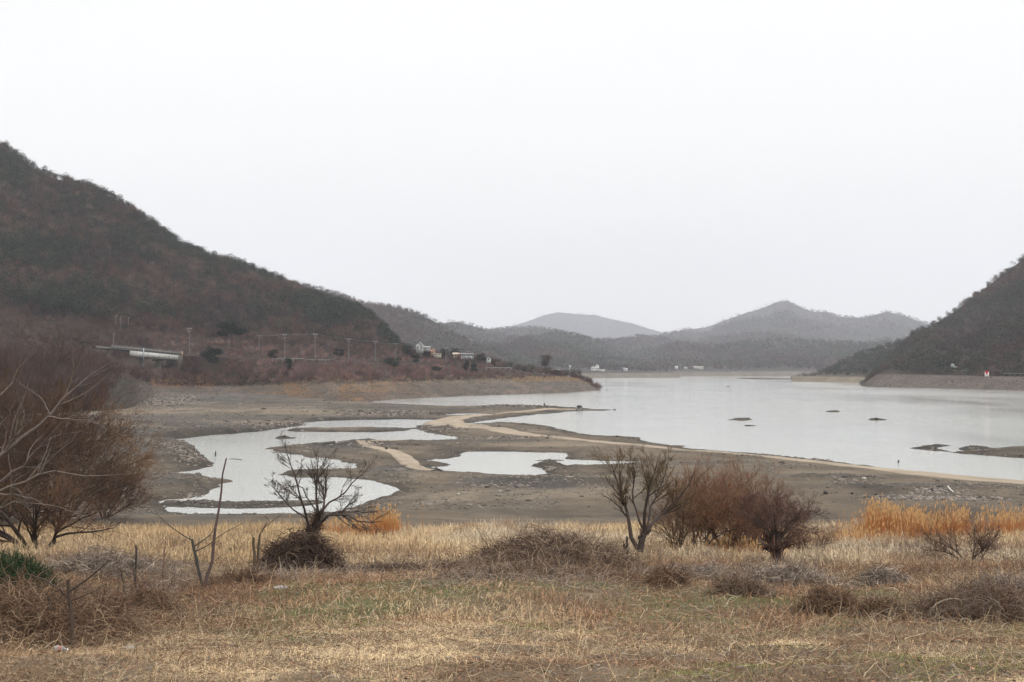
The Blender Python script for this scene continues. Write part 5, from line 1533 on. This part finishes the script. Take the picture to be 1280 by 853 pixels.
for k, (i, j) in enumerate([(2, 3), (3, 4), (4, 5), (5, 6), (6, 7), (7, 8)]):
    a, b = np.array(tops[i]), np.array(tops[j])
    P = []
    for off in (-.9, .9):
        t = np.linspace(0, 1, 14)[:, None]; q = a * (1 - t) + b * t; q[:, 2] -= 4 * .55 * (t * (1 - t))[:, 0]; q[:, 1] += off; P.append(q)
    V, Fq = tubes(np.array(P), np.full((2, 14), .028), 4); A = Acc(); A.add(V, Fq, np.array([.35, .35, .35]))
    o = A.build("overhead_wire", WIRE); tag(o, "thin sagging wires " + wl[k], "wire", "wires between the utility poles")

# roadside lamps above the bridge, on the dark slope
for px, y0, y1, lab in [(144.5, 394.5, 402, "leftmost of three small pale masts above the bridge"), (151, 396, 407, "tallest of three small pale masts above the bridge"), (160.5, 396.5, 401, "short forked mast, rightmost of three above the bridge"), (142, 417, 431, "thin pale mast at the left end of the bridge")]:
    D = 760 if y1 < 410 else 665; x, _, zb = ray(px, y1, D); h = (y1 - y0) * D / F
    root = empty("road_mast", (x, D, zb), lab, "mast", "pale masts around the bridge")
    part("mast", lambda A: box(A, (0, 0, h / 2 - 1), (.16, .16, h + 2), (.2, .2, .2)), root)
    part("arm", lambda A: box(A, (.6, 0, h - .1), (1.1, .12, .12), (.3, .3, .3)), root)

def rail(name, label, pts, group="roadside guard rails"):
    p = np.array([ray(*q) for q in pts]); root = empty(name, p[0], label, "guard rail", group)
    def fn(A):
        for a, b in zip(p[:-1], p[1:]):
            c = (a + b) / 2 - p[0]; d = b - a
            box(A, (c[0], c[1], c[2] + .9), (math.hypot(d[0], d[1]), .12, .36), (.22, .22, .215), math.atan2(d[1], d[0]))
    part("beam", fn, root)
    def fp(A):
        for a, b in zip(p[:-1], p[1:]):
            n = max(2, int(np.linalg.norm(b - a) / 4))
            for t in np.linspace(0, 1, n): q = a + (b - a) * t - p[0]; box(A, (q[0], q[1] + .15, q[2] + .2), (.16, .16, 1.5), (.36, .35, .34))
    part("post", fp, root)
rail("guard_rail", "weathered guard rail left of and under the two tallest poles", [(340, 450, 725), (380, 451.5, 720), (420, 453, 722), (436, 454.5, 724)])
rail("guard_rail", "guard rail on the headland at the right end of the brush", [(608, 461.5, 815), (640, 462, 830)])
rail("guard_rail", "pale guard rail under the slope scar on the right-hand hill", [(1160, 463.3, 1045), (1182, 463.2, 1030), (1208, 466, 1005)])
rail("guard_rail", "guard rail at the right edge behind the red and white board", [(1255, 468.5, 950), (1290, 468.8, 925)])

# ------------------------------------------------------------------ houses
def house(label, px, py_base, wpx, hpx, D, wall, roof, dep=8, roofh=.4, gable='x', name="house", group=None, windows=2, cat="house", rz=0.0, window_col=None):
    k = D / F; W = wpx * k; H = hpx * k; x, _, zb = ray(px, py_base, D)
    root = empty(name, (x, D, zb), label, cat, group); root.rotation_euler = (0, 0, rz)
    hw = H * (1 - roofh)
    part("wall", lambda A: box(A, (0, 0, hw / 2 - .75), (W, dep, hw + 1.5), wall), root)
    e = .35
    def rf(A):
        if gable == 'x':   # ridge runs left-right
            prism(A, [(-dep / 2 - e, hw), (dep / 2 + e, hw), (dep / 2 + e, hw + .15), (0, H), (-dep / 2 - e, hw + .15)], -W / 2 - e, W / 2 + e, roof, axis=0)
        elif gable == 'y':
            prism(A, [(-W / 2 - e, hw), (W / 2 + e, hw), (W / 2 + e, hw + .15), (0, H), (-W / 2 - e, hw + .15)], -dep / 2 - e, dep / 2 + e, roof, axis=1)
        else: box(A, (0, 0, hw + (H - hw) / 2 + .01), (W + .4, dep + .4, H - hw), roof)
    part("roof", rf, root)
    for i in range(windows):
        wx = (i - (windows - 1) / 2) * W / max(1, windows)
        f = part("window", lambda A: box(A, (wx, -dep / 2 - .05, hw * .52), (min(1.4, W / windows * .5), .12, hw * .42), window_col or (.55, .55, .53)), root)
        part("pane", lambda A: box(A, (wx, -dep / 2 - .13, hw * .52), (min(1.1, W / windows * .4), .06, hw * .34), (.03, .035, .04)), f, GLASSM)
    return root
HG = "houses on the rise behind the left bank"
house("tall white-gabled house with a small lookout peak, highest on the rise", 525, 438, 9, 10.5, 870, (.36, .36, .355), (.42, .42, .42), 7, .5, 'y', group=HG)
house("low pale-roofed wing beside the white-gabled house", 533, 436.5, 9, 3.5, 872, (.30, .30, .29), (.36, .36, .35), 7, .45, 'x', group=HG, windows=1)
r = house("long house with a red-brown roof and a pinkish gable end", 537, 443.5, 15, 7, 880, (.16, .10, .08), (.12, .055, .045), 9, .55, 'x', group=HG)
house("small pinkish gabled porch at the right end of the red-brown roofed house", 541, 442.5, 4, 6.5, 872, (.48, .30, .22), (.50, .28, .20), 5, .5, 'y', group=HG, windows=1)
house("low cream shed right of the red-roofed house", 547, 444.5, 9, 3, 868, (.42, .38, .30), (.20, .18, .15), 5, .35, 'x', group=HG, windows=2)
house("dark flat-roofed building above the beige shed", 573, 440, 13, 4.5, 930, (.10, .09, .085), (.035, .037, .042), 9, .4, 'x', group=HG)
house("beige-roofed shed left of the white low wall", 570, 445.5, 7, 4.5, 885, (.30, .22, .17), (.42, .35, .28), 6, .5, 'x', group=HG, windows=1)
house("small maroon-walled hut just left of the white low wall", 574.5, 446, 3.5, 3.5, 880, (.13, .035, .035), (.10, .03, .03), 4, .4, 'x', group=HG, windows=1)
house("grey-roofed hall behind the white low wall", 583, 446, 18, 4.5, 915, (.22, .22, .225), (.17, .18, .185), 9, .4, 'x', group=HG, windows=4)
house("small pale hut past the last pole on the rise", 611, 451, 5, 5, 900, (.50, .50, .49), (.30, .31, .32), 5, .4, 'y', group=HG, windows=1)
def lowwall():
    x, _, z = ray(583, 448, 880)
    root = empty("low_wall", (x, 880, z), "long low white wall with posts in front of the grey-roofed hall", "wall")
    part("coping", lambda A: box(A, (0, 0, .95), (7.0, .35, .35), (.5, .5, .49)), root)
    def f(A):
        for q in np.linspace(-3.2, 3.2, 5): box(A, (q, 0, .1), (.7 if abs(q) > 3 else .35, .4, 1.4), (.42, .42, .41))
    part("post", f, root)
lowwall()
FG = "buildings on the far shore"
fw = ray(745, 465, 2290)
root = empty("villa", fw, "white multi-storey villa on the far shore, left of centre", "house", FG)
part("wall", lambda A: (box(A, (-4, 0, 3.2), (7, 9, 8.4), (.66, .66, .64)), box(A, (2.2, 1, 4.2), (5.4, 9, 10.4), (.70, .70, .68))), root)
part("wall", lambda A: box(A, (9.5, 0, 1.6), (9, 8, 5), (.40, .40, .38)), root, label="lower grey wing on the right")
part("roof", lambda A: (prism(A, [(-8, 7.4), (-.6, 7.4), (-4, 9.4)], -5, 5, (.58, .58, .57)), prism(A, [(-.9, 9.4), (5.4, 9.4), (2.2, 12.2)], -4.5, 5.8, (.62, .62, .60))), root)
for wx in (-5.8, -2.6, 1.0, 3.6):
    for wz in (1.8, 5.2):
        f_ = part("window", lambda A: box(A, (wx, -4.65, wz), (1.9, .4, 1.7), (.30, .31, .32)), root)
        part("pane", lambda A: box(A, (wx, -4.9, wz), (1.5, .1, 1.3), (.03, .035, .04)), f_, GLASSM)
house("long low white wall-like building on the far shore, by the headland tip", 697, 464, 16, 2.6, 2260, (.42, .42, .41), (.34, .34, .34), 8, .3, 'x', name="long_shed", group=FG, windows=3, cat="building")
house("narrow pale tower-like house on the far shore between the shed and the villa", 712.5, 461.5, 2, 5, 2290, (.48, .48, .47), (.34, .34, .34), 5, .2, 'x', name="tower_house", group=FG, windows=1)
house("small dark house just right of the villa on the far shore", 778.5, 463, 4, 4, 2400, (.10, .10, .11), (.08, .08, .09), 7, .4, 'x', group=FG, windows=1)
house("small bright white house right of the villa on the far shore", 782, 463, 4.5, 2.8, 2395, (.72, .72, .70), (.66, .66, .65), 6, .4, 'x', group=FG, windows=1)
house("white cottage in the middle of the far shore", 845.5, 460.5, 3.5, 2.8, 2850, (.62, .62, .60), (.5, .5, .49), 7, .4, 'x', group=FG, windows=1)
house("dim grey cottage right of the white one on the far shore", 857, 461, 4, 2.4, 2850, (.36, .35, .34), (.28, .27, .26), 7, .4, 'x', group=FG, windows=1)
house("broad beige hall on the far shore, right of the cottages", 873, 462, 12, 4.0, 2850, (.33, .31, .27), (.30, .28, .25), 10, .4, 'x', name="hall", group=FG, windows=3, cat="building")

# red and white board by the right-hand road
def board():
    D = 915; x, _, z = ray(1233.6, 471.5, D)
    root = empty("marker_board", (x, D, z), "red and white board standing by the road on the right shore", "sign")
    part("panel", lambda A: box(A, (0, 0, 2.2), (2.7, .2, 3.6), (.80, .79, .77)), root, label="white panel")
    part("red_field", lambda A: prism(A, [(-1.35, 4.02), (-1.35, 3.0), (-.55, 3.0), (-.42, 1.6), (.42, 1.6), (.55, 3.0), (1.35, 3.0), (1.35, 4.02)], -.16, -.105, (.45, .02, .03)), root, label="red top with a square tongue hanging down")
    for s in (-1.1, 1.1): part("leg", lambda A: box(A, (s, .2, .0), (.16, .16, 2.4), (.4, .4, .4)), root)
board()
def shore_box():
    D = 1010; x, _, z = ray(1191, 459, D)
    root = empty("roadside_cabinet", (x, D, z), "small pale greenish structure in the trees above the right-hand guard rail", "structure")
    part("body", lambda A: (box(A, (0, 0, .6), (2.2, 1, 1.6), (.34, .40, .38)), box(A, (1.2, 0, 0), (3.4, .8, .5), (.5, .52, .5))), root)
    part("roof", lambda A: prism(A, [(-1.4, 1.4), (1.4, 1.4), (0, 2.4)], -.8, .8, (.52, .56, .55)), root)
shore_box()

# ------------------------------------------------------------------ the car on the spit
def car():
    D = 440; x = (724.2 - 640) / F * D; z = float(gheight(np.array([x]), np.array([float(D)]))[0]); z = max(z, .2) + .12
    root = empty("parked_car", (x, D, z), "small dark off-road car with a pale bonnet parked at the end of the sandy spit", "car")
    root.rotation_euler = (0, 0, math.radians(-6))
    DK = (.045, .048, .05); PL = (.17, .175, .175)
    W = .83
    def body(A):
        v = [(-2.0, .32), (2.0, .32), (2.0, .95), (1.75, 1.0), (-.9, 1.04), (-1.95, .92), (-2.0, .32)]
        prism(A, v[:-1], -W, W, DK, axis=0)
        box(A, (0, .65, 1.28), (1.5, 2.3, .5), DK, taper=.86)
    part("body", body, root)
    part("roof", lambda A: box(A, (0, .7, 1.57), (1.34, 2.0, .08), PL), root, label="pale roof panel")
    part("bonnet", lambda A: box(A, (0, -1.38, 1.035), (1.44, .95, .05), PL), root, label="pale bonnet")
    part("windscreen", lambda A: box(A, (0, -.57, 1.29), (1.28, .05, .36), (.02, .02, .022)), root, GLASSM)
    part("bumper", lambda A: box(A, (0, -2.08, .48), (1.62, .16, .22), (.25, .25, .25)), root)
    part("grille", lambda A: box(A, (0, -2.03, .76), (.8, .08, .2), (.01, .01, .01)), root)
    for s in (-1, 1):
        h = part("headlight", lambda A: prism(A, [(s * .6 + .13 * math.cos(t), .78 + .13 * math.sin(t)) for t in np.linspace(0, 6.28, 11)[:-1]], -2.06, -1.98, (.6, .6, .58)), root)
        part("side_window", lambda A: box(A, (s * .735, .7, 1.29), (.04, 1.9, .3), (.02, .02, .022)), root, GLASSM)
        part("wing_mirror", lambda A: box(A, (s * .95, -.5, 1.12), (.16, .1, .14), DK), root)
        for yy in (-1.3, 1.3):
            def tyre(A):
                t = np.linspace(0, 2 * math.pi, 17)[:-1]
                prism(A, [(yy + .34 * math.cos(q), .32 + .34 * math.sin(q)) for q in t], s * .68, s * .9, (.015, .015, .015), axis=0)
            wv = part("wheel", tyre, root)
            part("rim", lambda A: prism(A, [(yy + .2 * math.cos(q), .32 + .2 * math.sin(q)) for q in np.linspace(0, 6.28, 13)[:-1]], s * .9, s * .915, (.35, .35, .36), axis=0), wv)
car()

# ------------------------------------------------------------------ small things in and by the water
def post_thing(name, label, cat, px, py_base, hpx, wpx, D, col, z=None, lean=.0):
    k = D / F; x = (px - 640) * k; z = z if z is not None else float(gheight(np.array([x]), np.array([float(D)]))[0])
    h = hpx * k; r = wpx * k / 2
    t = np.linspace(0, 1, 6)
    P = np.stack([lean * h * t, t * 0, -.3 + (h + .3) * t], 1)[None]; P[0, 1:5, :2] += rng.normal(size=(4, 2)) * r * .25
    V, Fq = tubes(P, (r * np.array([1.1, 1.0, .95, .9, .85, .25]))[None], 7)
    o = link(name, make_mesh(name, V, Fq, np.broadcast_to(np.array(col), (len(V), 3)), True), BARK, None, (x, D, z))
    return tag(o, label, cat)
post_thing("water_post", "short dark post standing in the left pool", "post", 269.5, 571, 7.5, 2.0, gp(0, 571)[1], (.05, .05, .05), z=0)
post_thing("buoy", "dark buoy-like stub floating near the right-hand shore", "buoy", 1123, 578.5, 3.4, 2.4, gp(0, 578.5)[1], (.02, .02, .02), z=0)
post_thing("bank_post", "dark stub on the gravel point behind the willow", "post", 215.5, 598, 4, 1.6, gp(0, 600, .4)[1], (.04, .035, .03))
post_thing("dark_stump", "dark weathered stump on the spit left of the parked car", "stump", 680.5, 510.5, 3.6, 2.2, gp(0, 510.2, .4)[1], (.03, .028, .026))
post_thing("dark_stump", "dark upright stump in the stone patch on the right-hand bed", "stump", 1165.5, 615, 6, 3, gp(0, 616, .5)[1], (.022, .02, .018))
def floats(name, label, cat, pts, r, col):
    P = np.array([[gp(a, b)[0], gp(a, b)[1], c] for a, b, c in pts])[None]
    o = P[0, 0].copy()
    V, Fq = tubes(P - o, np.full((1, P.shape[1]), r), 6)
    return tag(link(name, make_mesh(name, V, Fq, np.broadcast_to(np.array(col), (len(V), 3)), True), BARK, None, tuple(o)), label, cat)
floats("floating_branch", "thin branch floating in the left pool beside the pole tip", "branch", [(286.5, 574.2, .02), (291, 574.4, .08), (296, 574.6, .06), (302.5, 575, .03)], .05, (.09, .085, .08))
floats("drift_log", "long grey log lying along the gravel bar in the left pool", "log", [(362, 560.6, .12), (380, 559.4, .25), (400, 558, .4), (418, 556.6, .5)], .28, (.085, .078, .072))
floats("drift_stick", "white stick among the stones on the right-hand bed", "stick", [(1184.5, 617.0, .75), (1188.5, 620.2, .62), (1192, 622.5, .56)], .08, (.5, .48, .44))
def lake_bird(px, py, lab, s_=.55):
    x, D = gp(px, py); 
    P = np.array([[(-.8, 0, .02), (-.4, 0, .22), (0, 0, .32), (.5, 0, .22), (.9, 0, .05)]]) * s_
    V, Fq = tubes(P, np.array([[.05, .25, .32, .26, .04]]) * s_, 8)
    tag(link("snag", make_mesh("snag", V, Fq, np.broadcast_to(np.array([.03, .03, .03]), (len(V), 3)), True), BARK, None, (x, D, 0)), lab, "snag")
lake_bird(910, 483.5, "tiny dark snag far out on the lake", 1.2); lake_bird(759, 488, "tiny dark speck of driftwood right of the left headland's tip"); lake_bird(768, 512.6, "dark snag breaking the water beyond the end of the spit")

# plastic bottle in the litter
def bottle():
    D = 20.6; g = gpt(75, D); z = g[2] + .075
    root = empty("plastic_bottle", (g[0], D, z), "crumpled clear plastic bottle lying in the lower left leaf litter", "bottle")
    root.rotation_euler = (0, math.radians(8), math.radians(12))
    m = bpy.data.materials.new("clear_plastic"); m.use_nodes = True; b = m.node_tree.nodes['Principled BSDF']
    b.inputs['Base Color'].default_value = (.36, .38, .38, 1); b.inputs['Roughness'].default_value = .18; b.inputs['Transmission Weight'].default_value = .45; b.inputs['IOR'].default_value = 1.4
    t = np.array([0, .02, .05, .09, .10, .13, .145, .165, .175, .19]); r = np.array([.010, .042, .047, .045, .041, .046, .040, .018, .014, .013])
    P = np.stack([t - .09, t * 0, t * 0], 1)[None]
    V, Fq = tubes(P, r[None], 14); V = V + rng.normal(size=V.shape) * .0018
    link("body", make_mesh("body", V, Fq, None, True), m, root)
    V, Fq = tubes(np.array([[(.098, 0, 0), (.100, 0, 0), (.118, 0, 0), (.12, 0, 0)]]), np.array([[.002, .017, .017, .002]]), 12)
    link("cap", make_mesh("cap", V, Fq, None), plain_mat("cap_plastic", (.7, .7, .7), .4), root)
    V, Fq = tubes(np.array([[(-.03, 0, 0), (.0, 0, 0), (.025, 0, 0)]]), np.array([[.0485, .0475, .0455]]), 14)
    link("wrapper", make_mesh("wrapper", V, Fq, None, True), plain_mat("faded_wrapper", (.30, .14, .12), .5, noise=.4, scale=30), root)
bottle()
